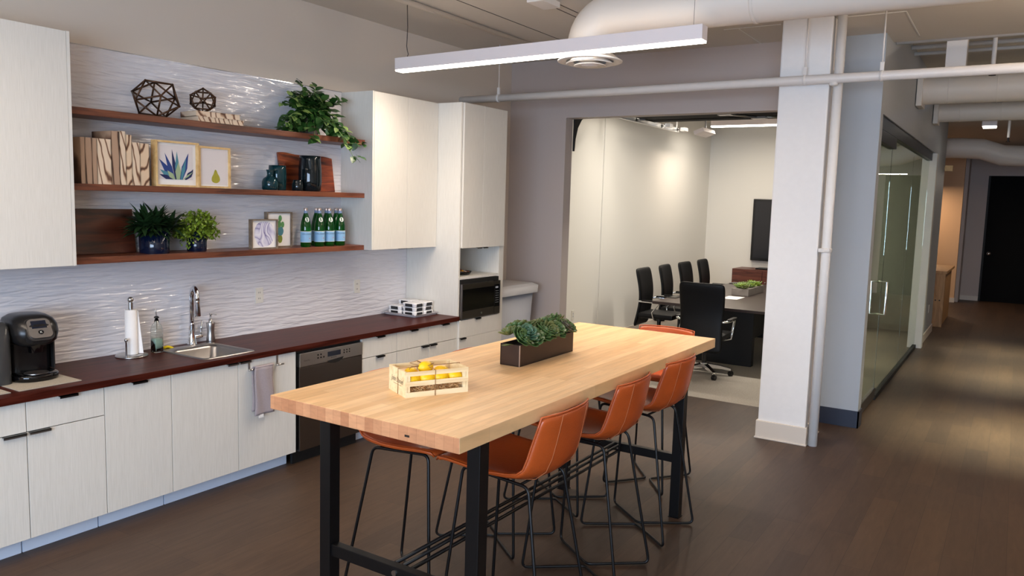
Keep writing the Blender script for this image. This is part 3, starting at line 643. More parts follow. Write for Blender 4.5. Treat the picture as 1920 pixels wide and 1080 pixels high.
# pothos
t = thing('potted_plant', 'trailing green pothos in a taupe pot on the top shelf', 'plant', (4.345, -.145, Z1), group='potted plants on the shelves')
c = Vector((4.345, -.145, Z1))
b = MB(); b.lathe([(.058, 0), (.060, .004), (.078, .13), (.083, .133), (.083, .15), (.076, .15), (.070, .12)], c, 28, cap=False); b.lathe([(0.001, .0), (.058, 0)], c, 28, cap=False); b.build('pot', 'pot_taupe', t)
b = MB(); b.cyl(c+Vector((0, 0, .12)), .07, .004); b.build('soil', 'soil', t)
fd, fp, st = MB(), MB(), MB(); r = random.Random(11)
vines = []
for i in range(46):
    a = r.uniform(0, 2*PI); el = r.uniform(.15, 1.35); L = r.uniform(.12, .25)
    h = Vector((math.cos(a)*math.cos(el), math.sin(a)*math.cos(el)*.55-.12, math.sin(el)))
    vines.append((h, L, r.uniform(.05, .30)))
for i in range(26):
    a = r.uniform(PI, 2*PI); vines.append((Vector((math.cos(a)*1.5, math.sin(a)*.6-.05, r.uniform(.15, .7))), r.uniform(.16, .33), r.uniform(.3, .9)))
vines += [(Vector((-1, -.25, .55)), .44, .30), (Vector((-1, -.35, .42)), .46, .40), (Vector((-1, -.3, .7)), .36, .2), (Vector((-1, -.3, .35)), .36, .55), (Vector((-.8, -.3, .2)), .34, .95), (Vector((.8, -.35, .3)), .36, 1.2), (Vector((.9, -.3, .2)), .30, 1.3), (Vector((.6, -.6, .4)), .34, 1.35), (Vector((.55, -.7, .35)), .42, 1.25), (Vector((-.5, -.6, .3)), .30, 1.2), (Vector((.75, -.55, .45)), .30, 1.1), (Vector((.15, -.1, 1)), .25, .05), (Vector((-.5, -.1, 1)), .29, .05), (Vector((1, -.2, .9)), .36, .2), (Vector((.22, -.85, .25)), .40, 1.15)]
for h, L, sag in vines:
    h = h.normalized(); p0 = c+Vector((r.uniform(-.04, .04), r.uniform(-.04, .04), .13)); pts = []
    for k in range(9):
        q = k/8; p = p0+h*L*q-Vector((0, 0, sag*L*q*q*1.1)); p.y = min(p.y, -.04); p.z = max(p.z, Z1-.045 if not 1.149 < sag < 1.151 else 2.20); pts.append(p)
        lim = c.x+.30; p.x = min(p.x, lim)
    for q in range(len(pts)):
        if pts[q].y > -.295 and pts[q].z < Z1+.012: pts[q].z = Z1+.012
    st.tube(pts, .0018, 5)
    for k in range(2, 9):
        dd = (pts[k]-pts[k-1]); dd = dd.normalized() if dd.length > 1e-5 else h
        for s_ in range(2 if k > 4 else 1):
            side = rdir(r, -.5, .6); v = (dd*.6+side*.9)
            v.y -= .15; L2 = r.uniform(.05, .085)
            bs = pts[k]
            if bs.x+v.normalized().x*L2 > 4.795: v.x = -abs(v.x)
            if bs.y+v.normalized().y*L2 > -.02: v.y = -abs(v.y)
            if bs.z < Z1+.03 and v.z < 0 and bs.y > -.29: v.z = abs(v.z)
            tgt = fp if r.random() < (.38 if pts[k].z < c.z+.1 and h.x > .2 else .16) else fd
            leaf(tgt, bs, v, Vector((0, -.6, 1)), L2, L2*.72, .25, .2)
fd.build('foliage', 'leaf_poth', t, 'dark green heart-shaped leaves'); fp.build('foliage', 'leaf_pale', t, 'pale variegated leaves'); st.build('stems', 'leaf_pale', t)
# standing wood-print books (spine to the room)
XS = [2.506, 2.535, 2.575, 2.605, 2.69, 2.742, 2.781, 2.819, 2.871, 2.931]
LB = ['narrow brown wood-patterned book at the left end of the upright row', 'dark-banded wood-patterned book, second from the left of the row', 'brown wood-patterned book, third from the left of the upright row', 'wide pale book with diagonal grain in the upright row', 'tallest book of the upright row, with a dark band', 'tall slim cream wood-patterned book in the upright row', 'pale curved-grain book right of the tallest pair', 'low pale wood-patterned book, second from the right of the row', 'striped wood-patterned book beside the framed agave print']
for i, h in enumerate((.262, .262, .262, .262, .312, .316, .298, .256, .254)):
    x0, x1 = XS[i], XS[i+1]-.0008; y0, y1 = -.255, -.05-.006*(i % 3)
    t = thing('book', LB[i], 'book', ((x0+x1)/2, (y0+y1)/2, Z2), group='wood-patterned books standing on the middle shelf')
    mt = 'bookdark' if i in (0, 1, 2, 4) else ('bookwood' if i % 2 else 'bookwood2')
    b = MB(); b.box(x0, y0, Z2, x0+.003, y1, Z2+h); b.box(x1-.003, y0, Z2, x1, y1, Z2+h); b.box(x0, y0, Z2, x1, y0+.003, Z2+h, .001); b.build('cover', mt, t)
    b = MB(); b.box(x0+.003, y0+.003, Z2+.003, x1-.003, y1-.004, Z2+h-.004); b.build('pages', 'bookdark' if i == 4 else 'pages', t)
# framed prints
def frame(x0, x1, y, z0, h, label, fm, fw, dp, art, mat='mat_w', mw=.0, grp='framed prints on the shelves'):
    t = thing('picture_frame', label, 'picture', ((x0+x1)/2, y+dp/2, z0), group=grp)
    b = MB(); b.box(x0, y, z0, x0+fw, y+dp, z0+h, .0008); b.box(x1-fw, y, z0, x1, y+dp, z0+h, .0008); b.box(x0+fw, y, z0, x1-fw, y+dp, z0+fw); b.box(x0+fw, y, z0+h-fw, x1-fw, y+dp, z0+h); b.build('frame', fm, t)
    b = MB(); b.box(x0+fw, y+dp*.45, z0+fw, x1-fw, y+dp-.002, z0+h-fw); mt = b.build('mat_board', mat, t)
    art(t, x0, x1, y+dp*.45-.0006, z0, h); return t
def blob(b, pts, y, n=6):
    P = []; k = len(pts)
    for i in range(k):
        p0, p1, p2, p3 = (Vector((*pts[(i+j) % k], 0)) for j in (-1, 0, 1, 2))
        for q in range(n):
            u = q/n; v = .5*((2*p1)+(p2-p0)*u+(2*p0-5*p1+4*p2-p3)*u*u+(3*p1-p0-3*p2+p3)*u**3); P.append((v.x, y, v.y))
    b._add(P, [tuple(range(len(P)))])
def agave(t, x0, x1, y, z0, h):
    w = x1-x0; m = .034
    b = MB(); b.quad((x0+m, y, z0+m+.012), (x1-m, y, z0+m+.012), (x1-m, y, z0+h-m+.006), (x0+m, y, z0+h-m+.006)); p = b.build('print', 'art_bg', t, fix=False)
    cx, cz = (x0+x1)/2+.005, z0+m+.0125; k = [0]
    def lf(tx, tz, wd, mat, bx=0, bend=0):
        k[0] += 1; b = MB(); bx = cx+bx; tip = Vector((cx+tx, cz+tz)); a = Vector((bx, cz)); d = tip-a; n = Vector((-d.y, d.x)).normalized()
        q = a+d*.45+n*bend; l1 = max(q.x-n.x*wd, x0+m+.002); 
        P = [(max(x0+m, min(x1-m, p_[0])), y-.0003*k[0], max(cz, p_[1])) for p_ in ((a.x-n.x*wd*.5, a.y), (q.x-n.x*wd, q.y-n.y*wd), (tip-d*.25-n*wd*.45), tip, (tip-d*.25+n*wd*.45), (q.x+n.x*wd, q.y+n.y*wd), (a.x+n.x*wd*.5, a.y))]
        b._add(P, [tuple(range(len(P)))]); b.build('painted_leaf', mat, p, fix=False)
    s = w/.31
    lf(-.085*s, .165, .016, 'art1', -.02); lf(-.035*s, .19, .014, 'art4', -.005); lf(.0, .178, .016, 'art2', .005); lf(.085*s, .172, .020, 'art1', .03); lf(.068*s, .14, .012, 'art2', .03)
    lf(-.125*s, .125, .022, 'art1', -.02); lf(-.12*s, .06, .020, 'art2', -.03); lf(-.13*s, .03, .014, 'art4', -.03)
    lf(.125*s, .07, .018, 'art4', .06); lf(.12*s, .055, .006, 'art3', .04); lf(.01, .11, .021, 'art3', .005); lf(-.07*s, .055, .017, 'art3', -.02)
frame(2.988, 3.297, -.235, Z2, .286, 'pale oak framed print of a blue agave on the middle shelf', 'oak', .012, .05, agave)
def pear(t, x0, x1, y, z0, h):
    cx, cz = (x0+x1)/2+.012, z0+.035
    b = MB(); b.quad((x0+.022, y, z0+.02), (x1-.022, y, z0+.02), (x1-.022, y, z0+h-.02), (x0+.022, y, z0+h-.02)); b.build('print', 'art_bg', t, fix=False)
    b = MB(); blob(b, [(cx-.030, cz+.012), (cx-.030, cz+.035), (cx-.017, cz+.058), (cx-.006, cz+.085), (cx+.006, cz+.083), (cx+.016, cz+.062), (cx+.030, cz+.040), (cx+.032, cz+.015), (cx+.012, cz), (cx-.012, cz)], y-.0008); b.build('painted_pear', 'pear', t, fix=False)
frame(3.302, 3.55, -.225, Z2, .272, 'pale wood framed print of a single green pear', 'oak', .013, .03, pear)
def swirl(t, x0, x1, y, z0, h):
    cx, cz = (x0+x1)/2+.004, z0+h/2
    b = MB(); blob(b, [(cx-.088, cz-.01), (cx-.075, cz+.055), (cx-.03, cz+.086), (cx+.05, cz+.08), (cx+.088, cz+.03), (cx+.09, cz-.02), (cx+.06, cz-.07), (cx+.01, cz-.09), (cx-.05, cz-.08)], y-.0006); b.build('painted_swirl', 'swirl', t, fix=False)
frame(3.722, 3.958, -.225, Z3, .212, 'small framed lavender marbled print in front of the cactus print', 'grey_wood', .009, .035, swirl)
def cactus(t, x0, x1, y, z0, h):
    cx, cz = (x0+x1)/2-.01, z0+.02
    for i, (dx, dz, w, hh, mt) in enumerate(((-.01, .02, .022, .05, 'artg2'), (.022, .015, .022, .055, 'artg2'), (-.012, .07, .030, .055, 'artg'), (.025, .07, .030, .06, 'art2'), (-.022, .12, .018, .045, 'artg'), (.012, .128, .02, .045, 'artg'), (.045, .128, .016, .04, 'artg'), (.022, .175, .016, .04, 'artg'))):
        a = cx+dx; zz = cz+dz; b = MB(); blob(b, [(a-w*.5, zz), (a-w, zz+hh*.5), (a-w*.5, zz+hh), (a+w*.5, zz+hh), (a+w, zz+hh*.5), (a+w*.5, zz)], y-.0005-.0003*i); b.build('painted_pad', mt, t, fix=False)
frame(3.935, 4.175, -.135, Z3, .262, 'framed green cactus print behind the marbled print', 'grey_wood', .009, .035, cactus)
# vases
def vase(name, prof, c, mat, label, thick=.004):
    inner = [(max(r_-thick, .001), h_) for r_, h_ in prof[::-1]]
    b = MB(); b.lathe([(.001, 0)]+prof+inner[:-1]+[(prof[0][0]-thick, prof[0][1]+thick), (.001, prof[0][1]+thick)], (0, 0, 0), 32, cap=False); b.xf(Matrix.Translation(c))
    return solo(b, name, mat, label, 'vase', 'glass vases on the middle shelf', base=c)
vase('glass_vase', [(.050, 0), (.057, .012), (.058, .055), (.050, .080), (.026, .098), (.021, .108), (.022, .128), (.027, .142), (.028, .146)], (3.915, -.19, Z2), 'gl_teal', 'small teal glass bottle vase at the front, left of the group')
vase('glass_vase', [(.056, 0), (.062, .01), (.066, .10), (.064, .15), (.062, .182)], (4.035, -.13, Z2), 'gl_teal', 'teal glass cylinder vase behind the small bottle vase')
vase('glass_vase', [(.036, 0), (.042, .008), (.042, .05), (.034, .07), (.036, .082)], (4.165, -.20, Z2), 'gl_dark', 'tiny black glass vase between the teal and the tall dark vase')
vase('glass_vase', [(.070, 0), (.082, .012), (.088, .08), (.086, .17), (.080, .24), (.079, .268)], (4.31, -.178, Z2), 'gl_dark', 'tall smoky dark glass vase in front of the cutting board')
def board(x0, x1, z0, h, y0, lean, label, mat, wavy):
    n = 24; P = []
    for i in range(n+1): u = i/n; P.append((x0+(x1-x0)*u, z0+h*(1+(wavy*(math.sin(u*9+.6)*.5+math.sin(u*17)*.3) if wavy else 0))-(.04*u if wavy else 0)*h*3*.35))
    P += [(x1+.004, z0), (x0+.01, z0)]; b = MB(); th = .018
    b.prism(P, 'y', -th, 0)
    b.xf(Matrix.Translation((0, y0, z0)) @ Matrix.Rotation(lean, 4, 'X') @ Matrix.Translation((0, 0, -z0)))
    return solo(b, 'cutting_board', mat, label, 'cutting board', 'wooden boards leaning on the shelves', base=((x0+x1)/2, y0, z0))
board(4.125, 4.675, Z2, .285, -.055, -.13, 'reddish live-edge wooden board leaning behind the tall dark vase', 'acacia', .028)
board(2.50, 2.945, Z3, .272, -.050, -.11, 'dark brown wooden board leaning left of the spiky plant', 'acacia2', 0)
# spiky plant and lime plant
def pot(c, r0, r1, h, name, label, mat='pot_blue'):
    t = thing('potted_plant', label, 'plant', c, group='potted plants on the shelves')
    b = MB(); n = 40; prof = [(r0, 0), (r0+.002, .004), (r1, h), (r1-.006, h), (r1-.008, h-.03)]
    b.lathe(prof, c, n, cap=False); b.lathe([(.001, 0), (r0, 0)], c, n, cap=False); b.build('pot', mat, t)
    b = MB(); b.cyl((c[0], c[1], c[2]+h-.03), r1-.008, .004); b.build('soil', 'soil', t); return t
c = Vector((3.01, -.168, Z3)); t = pot(c, .086, .092, .155, '', 'spiky dark green plant in a navy glazed pot on the lowest shelf')
b = MB(); r = random.Random(5)
for k in range(9):
    o = c+Vector((r.uniform(-.05, .05), r.uniform(-.04, .0), .135+r.uniform(0, .05)))
    if k > 3: o.x += r.choice((-.07, .06))
    for i in range(34):
        d = rdir(r, -.15, 1); d.y = d.y*.7-.15; L = r.uniform(.10, .175)
        if (o+d.normalized()*L).y > -.02: d.y = -abs(d.y)*.3
        leaf(b, o, d, (0, 0, 1), L, r.uniform(.026, .040), .25, .4)
b.build('foliage', 'leaf_dark', t)
c = Vector((3.33, -.15, Z3)); t = pot(c, .060, .065, .128, '', 'bushy lime green plant in a small navy glazed pot')
b = MB(); st = MB(); r = random.Random(8)
for i in range(330):
    d = rdir(r, -.35, 1); d.y = d.y*.8-.1; d.normalize(); R0 = r.uniform(.07, .15)*(1.0 if d.z > -.1 else .9); o = c+Vector((0, 0, .125)); e = o+Vector((d.x*R0*1.1, d.y*R0*.85, d.z*R0*.95))
    if e.y > -.03: e.y = -.03
    if i % 3 == 0: st.tube([o, (o+e)/2+Vector((0, 0, .01)), e], .0012, 4)
    for k in range(5):
        dd = rdir(r); 
        if dd.y > 0 and e.y > -.06: dd.y *= -1
        leaf(b, e+rdir(r)*.008, dd+d*.6, (0, 0, 1), r.uniform(.018, .030), .018, .2, .1, 3)
for i in range(10):
    e = c+Vector((-.11+r.uniform(-.04, .03), -.05+r.uniform(-.03, .03), .125-r.uniform(.0, .09))); st.tube([c+Vector((-.03, 0, .12)), c+Vector((-.08, -.02, .13)), e], .0012, 4)
    for k in range(5): leaf(b, e+rdir(r)*.012, rdir(r), (0, 0, 1), .018, .012, .2, .1, 3)
b.build('foliage', 'leaf_lime', t); st.build('stems', 'leaf_lime', t)
# mineral water bottles
def bottle(x, y, label, rz=0.0):
    t = thing('water_bottle', label, 'bottle', (x, y, Z3), 0, 'green glass mineral water bottles'); c = (x, y, Z3)
    b = MB(); prof = [(.034, 0), (.0395, .006), (.040, .14), (.0395, .16), (.033, .195), (.022, .235), (.0145, .258), (.0135, .275)]
    b.lathe(prof, c, 28); b.build('glass_body', 'gl_green', t)
    b = MB(); b.lathe([(.0152, .250), (.0148, .276)], c, 20); b.build('neck_label', 'neck', t)
    b = MB(); b.lathe([(.0155, .276), (.0158, .280), (.0158, .292), (.0145, .295)], c, 20); b.build('cap', 'foil', t)
    b = MB(); b.lathe([(.0408, .036), (.0410, .040), (.0410, .116), (.0408, .118)], c, 28, cap=False); lb = b.build('label', 'lab', t)
    b = MB(); b.lathe([(.0412, .115), (.0412, .119)], c, 28, cap=False); b.lathe([(.0412, .036), (.0412, .0385)], c, 28, cap=False); b.build('label_band', 'lab_w', lb)
    def wrap(vs, R, a0, z): return [(c[0]+R*math.cos(a0+v.x/R), c[1]+R*math.sin(a0+v.x/R), c[2]+z+v.y) for v in vs]
    A = -PI/2-.45+rz
    vs, fs = text_mesh('S.PELLEGRINO', .0135); b = MB(); b._add(wrap(vs, .0414, A, .094), fs); b.build('lettering', 'lab_ink', lb, fix=False)
    b = MB(); st_ = [Vector((.0055*(1 if k % 2 == 0 else .42)*math.cos(PI/2+k*PI/5), .0055*(1 if k % 2 == 0 else .42)*math.sin(PI/2+k*PI/5), 0)) for k in range(10)]
    b._add(wrap([v+Vector((.020, 0, 0)) for v in st_], .0414, A, .066), [tuple(range(10))]); b.build('star', 'red', lb, fix=False)
    b = MB()
    for k in range(5): q = [Vector((-.024, .0-.006*k, 0)), Vector((.008-.004*(k % 2), .0-.006*k, 0)), Vector((.008-.004*(k % 2), .0016-.006*k, 0)), Vector((-.024, .0016-.006*k, 0))]; b._add(wrap(q, .0413, A, .078), [(0, 1, 2, 3)])
    b.build('small_print', 'neck', lb, fix=False)
    # round shoulder label on the sloping shoulder
    b = MB(); n = 18; P = []
    for k in range(n): 
        u, v = .0165*math.cos(2*PI*k/n), .0185*math.sin(2*PI*k/n); z = .208+v
        R = .0335+(.0225-.0335)*max(0, min(1, (z-.195)/.04)) if z > .195 else .0395+(.0335-.0395)*max(0, (z-.16)/.035)
        R += .0008; P.append((c[0]+R*math.cos(A+.1+u/R), c[1]+R*math.sin(A+.1+u/R), c[2]+z))
    b._add(P, [tuple(range(n))]); b.build('shoulder_label', 'lab_w', t, fix=False)
    return t
for x, y, lb in ((4.247, -.20, 'green water bottle standing alone at the left of the group'), (4.387, -.20, 'green water bottle, front row, second from the left'), (4.492, -.20, 'green water bottle, front row, second from the right'), (4.609, -.20, 'green water bottle at the right end of the front row'),
                 (4.445, -.105, 'green water bottle, back row, left one behind the front row'), (4.554, -.105, 'green water bottle, back row, middle one'), (4.660, -.105, 'green water bottle, back row, right one nearest the cabinet')):
    bottle(x, y, lb)
# ================================================================== ON THE COUNTER
CT = .864
# mats
for x0, x1, lb in ((1.995, 2.315, 'speckled beige mat under the coffee maker'), (1.62, 1.955, 'speckled beige mat cut off by the left edge of the photo')):
    b = MB(); b.prism([(x0, -.545), (x1, -.545), (x1, -.10), (x0, -.10)], 'z', CT+.0003, CT+.004); solo(b, 'counter_mat', 'cork', lb, 'mat', 'speckled mats on the counter')
# coffee maker (front faces -Y)
t = thing('coffee_maker', 'black and gunmetal pod coffee maker on the speckled mat', 'coffee maker', (2.185, -.27, CT+.004), -.10); m = WM[t.name] @ Matrix.Diagonal((1.10, 1.0, 1.0, 1.0))
def rrx(w, y0, y1, r, z, n=6): return [(p[0], p[1], z) for p in rr(-w, y0, w, y1, r, n)]
b = MB(); loops(b, [rrx(.098, -.15, .15, .09, 0), rrx(.104, -.155, .155, .09, .006), rrx(.104, -.155, .155, .09, .030), rrx(.098, -.15, .15, .085, .036)]); b.xf(m); b.build('base', 'blackg', t)
b = MB(); loops(b, [rrx(.100, -.02, .150, .05, .034), rrx(.104, -.02, .152, .055, .20), rrx(.104, -.05, .152, .06, .27)]); b.xf(m); b.build('body', 'black', t)
b = MB(); loops(b, [rrx(.070, -.125, .12, .05, .192), rrx(.098, -.148, .145, .07, .215), rrx(.108, -.155, .155, .08, .26), rrx(.106, -.145, .152, .085, .30), rrx(.094, -.118, .140, .08, .330), rrx(.070, -.085, .115, .065, .348), rrx(.035, -.04, .07, .035, .354)]); b.xf(m); hd = b.build('brew_head', 'black_sheen', t)
b = MB(); b.lathe([(.030, .15), (.034, .175), (.05, .205)], (0, -.085, 0), 20); b.xf(m); b.build('spout', 'blackg', t)
for s in (-1, 1):
    b = MB(); P = [(s*(.104+.001), y, z) for y, z in ((-.02, .034), (-.02, .2), (-.045, .25), (-.02, .29), (.06, .315), (.13, .28), (.145, .2), (.145, .034))]
    b._add(P+[(p[0]+s*.006, p[1], p[2]) for p in P], [tuple(range(8)), tuple(range(8, 16))]+[(i, (i+1) % 8, 8+(i+1) % 8, 8+i) for i in range(8)]); b.xf(m); b.build('side_panel', 'gunmetal', t)
pm = m @ Matrix.Translation((0, -.135, .285)) @ Matrix.Rotation(-.62, 4, 'X')
b = MB(); b.prism([(p[0], p[1]) for p in rr(-.052, -.062, .052, .052, .026, 5)], 'y', -.012, .03); b.xf(pm @ Matrix.Translation((0, -.002, 0))); cp = b.build('control_panel', 'steel', t)
b = MB(); b.box(-.034, -.0155, -.006, .034, -.011, .040, .002); b.xf(pm); b.build('display', 'disp', cp)
b = MB(); b.cyl((0, -.014, -.030), .0125, -.003, 'y', 20); b.xf(pm); b.build('button', 'blackg', cp)
vs, fs = text_mesh('K', .017); b = MB(); b._add([(v.x, -.0176, v.y-.036) for v in vs], fs); b.xf(pm); b.build('lettering', 'cab_edge', cp, fix=False)
b = MB(); b.prism([(p[0], p[1]) for p in rr(-.062, -.072, .062, .062, .032, 5)], 'y', -.008, .03); b.xf(pm @ Matrix.Translation((0, .002, -.002))); b.build('panel_surround', 'gunmetal', t)
b = MB(); b.cyl((0, -.085, .0365), .055, .003, 'z', 24); b.xf(m); b.build('drip_tray', 'steel', t)
b = MB(); loops(b, [[(p[0]-.155, p[1], z) for p in rr(-.044, -.12, .044, .12, .035, 5)] for z in (.0, .245)]+[[(p[0]-.152, p[1], .30) for p in rr(-.040, -.10, .040, .11, .035, 5)]]+[[(p[0]-.145, p[1], .325) for p in rr(-.025, -.06, .025, .08, .02, 5)]]); b.xf(m); b.build('water_tank', 'tank_grey', t, 'smoky grey water tank')
# paper towel holder and roll
t = thing('paper_towel_holder', 'stainless steel upright paper towel holder with round base', 'paper towel holder', (2.86, -.135, CT)); c = (2.86, -.135, CT)
b = MB(); b.lathe([(.094, 0), (.096, .004), (.094, .010), (.03, .013)], c, 36); b.build('base', 'steel', t)
b = MB(); b.cyl((c[0], c[1], CT+.01), .0095, .335); b.ball((c[0], c[1], CT+.358), .0185, 18, 12); b.cyl((c[0], c[1], CT+.30), .014, .04); b.build('post', 'steel', t)
b = MB(); b.lathe([(.006, .01), (.005, .10), (.009, .105)], (c[0]-.062, c[1]-.045, CT), 14); b.ball((c[0]-.062, c[1]-.045, CT+.115), .0115, 14, 10); b.build('tension_arm', 'steel', t)
b = MB(); b.lathe([(.012, .014), (.036, .014), (.037, .02), (.035, .295), (.012, .295)], c, 32, cap=False)
b.grid(lambda u, v: (c[0]+.036+(.018*(1-v))*u+.0, c[1]-.012-.030*u*(1-v*.7), CT+.016+.27*v), 4, 10)
solo(b, 'paper_towel_roll', 'ptowel', 'thin white paper towel roll on the steel holder', 'paper towels', base=(c[0], c[1], CT+.014))
# oil bottle used for dish soap
t = thing('soap_bottle', 'clear square glass bottle with steel pourer and pale green soap', 'bottle', (3.035, -.135, CT)); c = (3.035, -.135)
def sqr(h, w, r): return [(c[0]+p[0], c[1]+p[1], CT+h) for p in rr(-w, -w, w, w, min(r, w*.98), 4)]
b = MB(); loops(b, [sqr(0, .027, .006), sqr(.003, .029, .007), sqr(.15, .029, .008), sqr(.178, .024, .012), sqr(.195, .014, .0125), sqr(.215, .0125, .012), sqr(.215, .0100, .0095), sqr(.195, .0115, .010), sqr(.176, .0215, .010), sqr(.15, .0265, .006), sqr(.006, .0265, .005)], True)
b._add(sqr(0, .027, .006), [tuple(range(len(sqr(0, .027, .006))))]); b.build('glass_body', 'gl_clear', t, weld=True)
b = MB(); loops(b, [sqr(.009, .0255, .005), sqr(.085, .0255, .005)], True); b._add(sqr(.009, .0255, .005), [tuple(range(len(sqr(.009, .0255, .005))))]); b.build('soap', 'soapy', t, 'pale green liquid', weld=True)
b = MB(); b.lathe([(.0095, .205), (.0095, .222), (.016, .224), (.016, .231), (.008, .236)], (c[0], c[1], CT), 16); b.build('stopper', 'black', t)
b = MB(); b.tube([(c[0]+.002, c[1], CT+.15), (c[0], c[1], CT+.235), (c[0]-.004, c[1], CT+.262), (c[0]-.010, c[1], CT+.285)], [.002, .004, .0045, .003], 10); b.build('pourer', 'steel', t)
# sponge
b = MB(); b.grid(lambda u, v: (3.105+.075*u+.012*v, -.098+.045*v-.012*u, CT+.008+.012*math.sin(u*3.4+.3)+.004*math.sin(v*5)), 8, 5)
solo(b, 'sponge_cloth', 'yellow', 'crumpled yellow sponge cloth between the soap bottle and the sink', 'sponge').modifiers.new('s', 'SOLIDIFY').thickness = .012
# tray with takeaway boxes
t = thing('serving_tray', 'rectangular light grey tray at the end of the dark counter', 'tray', (5.477, -.22, CT))
b = MB(); TX0, TX1, TY0, TY1 = 5.312, 5.645, -.412, -.03
loops(b, [ringz(TX0+.015, TY0+.015, TX1-.015, TY1-.015, .02, CT+.001), ringz(TX0, TY0, TX1, TY1, .02, CT+.022), ringz(TX0+.006, TY0+.006, TX1-.006, TY1-.006, .02, CT+.022), ringz(TX0+.02, TY0+.02, TX1-.02, TY1-.02, .02, CT+.006)]); b.build('tray_body', 'tray', t)
b = MB(); b.tube([(p[0], p[1], CT+.022) for p in rr(TX0, TY0, TX1, TY1, .02)], .004, 6, close=True); b.build('rim', 'chrome', t)
k = 0
NB = {(0, 0): 'front left', (1, 0): 'front right', (0, 1): 'back left', (1, 1): 'back right'}; NL = ['lowest layer', 'middle layer', 'top layer']
for L in range(3):
    for i in range(2):
        for j in range(2):
            if L == 2 and (i, j) == (0, 1): continue
            x0 = 5.355+i*.132+.004*((L+i) % 2); y0 = -.372+j*.165+.004*(L % 2); z0 = CT+.0065+L*.038
            t = thing('takeout_container', 'white takeout box with black band on the tray, %s, %s of its stack' % (NB[(i, j)], NL[L]), 'container', (x0+.062, y0+.07, z0), group='takeout boxes on the tray')
            b = MB(); loops(b, [ringz(x0+.006, y0+.006, x0+.118, y0+.142, .012, z0), ringz(x0, y0, x0+.124, y0+.148, .014, z0+.026), ringz(x0, y0, x0+.124, y0+.148, .014, z0+.034), ringz(x0+.008, y0+.008, x0+.116, y0+.140, .012, z0+.037)]); b.build('box_body', 'clearpl', t)
            b = MB(); b.box(x0+.024, y0-.001, z0+.004, x0+.100, y0+.004, z0+.031); b.build('band', 'black', t); b = MB(); b.box(x0-.001, y0+.034, z0+.004, x0+.004, y0+.114, z0+.031); b.build('band', 'black', t)
# towel on hooks over the sink cabinet's right door
for x, lb in ((3.372, 'steel over-door hook holding the left end of the towel bar'), (3.605, 'steel over-door hook right of the towel')):
    b = MB(); b.box(x-.007, FY-.004, .765, x+.007, FY-.0025, .8225); b.box(x-.007, FY-.034, .756, x+.007, FY-.0025, .765); b.tube([(x-.03, FY-.036, .762), (x+.03, FY-.036, .762)], .005, 8)
    solo(b, 'towel_hook', 'steel', lb, 'hook', 'hooks on the sink cabinet door')
t = thing('dish_towel', 'grey-mauve knitted dish towel hanging on the sink cabinet door', 'towel', (3.462, FY-.04, .45))
b = MB()
def tw(y, z0):
    return lambda u, v: (3.382+.150*u+.010*(1-v)*(u-.5)+.004*math.sin(v*6), y-.004*math.sin(u*9+v*3), z0+(.772-z0)*v)
b.grid(tw(FY-.050, .455), 10, 18); b.grid(tw(FY-.022, .48), 10, 18); b.grid(lambda u, v: (3.387+.150*u, FY-.036-.014*math.cos(PI*v), .772+.008*math.sin(PI*v)), 10, 5)
b.build('cloth', 'towel', t, mods=subd(0, .006))
b = MB(); b.box(3.405, FY-.056, .436, 3.445, FY-.054, .458); b.build('care_label', 'paper', t)
# ================================================================== ISLAND TABLE
TZ = 1.074; TA = -.0083
t = thing('island_table', 'long bar-height maple butcher block table on black steel legs', 'table', (3.5236, -2.7136, 0), TA); m = WM[t.name]
HL, HW = 1.349, .4885
b = MB(); b.box(-HL, -HW, TZ-.058, HL, HW, TZ, .003); b.bm.normal_update()
for f in b.bm.faces: f.material_index = 1 if abs(f.normal.x) > .8 else 0
b.xf(m); top = b.build('tabletop', ['maple', 'maple_end'], t)
b = MB(); b.box(-HL-.001, -.262, TZ-.040, -HL+.004, -.240, TZ-.032); b.xf(m); b.build('knot_hole', 'soil', top)
LEGS = ((-1.122, .375), (-1.122, -.410), (1.006, .375), (1.006, -.410))
for x, y in LEGS:
    b = MB(); b.box(x-.03, y-.03, .004, x+.03, y+.03, TZ-.058, .002); b.box(x-.034, y-.034, 0, x+.034, y+.034, .004); b.xf(m); b.build('leg', 'bsteel', t)
for x in (-1.122, 1.006):
    b = MB(); b.box(x-.02, -.38, .340, x+.02, .345, .392, .002); b.xf(m); st = b.build('stretcher', 'bsteel', t)
    b = MB(); b.cyl((x-.02, -.018, .366), .012, -.006, 'x', 12); b.xf(m); b.build('bolt', 'steel', st)
for y, z in ((.012, .386), (-.030, .386), (-.010, .335)):
    b = MB(); b.tube([(-1.10, y, z), (.986, y, z)], .009, 8); b.xf(m); b.build('tie_rod', 'bsteel', t)
b = MB(); b.box(-1.122-.03, -.38, TZ-.078, -1.122+.03, .345, TZ-.058); b.xf(m); b.build('top_plate', 'bsteel', t)
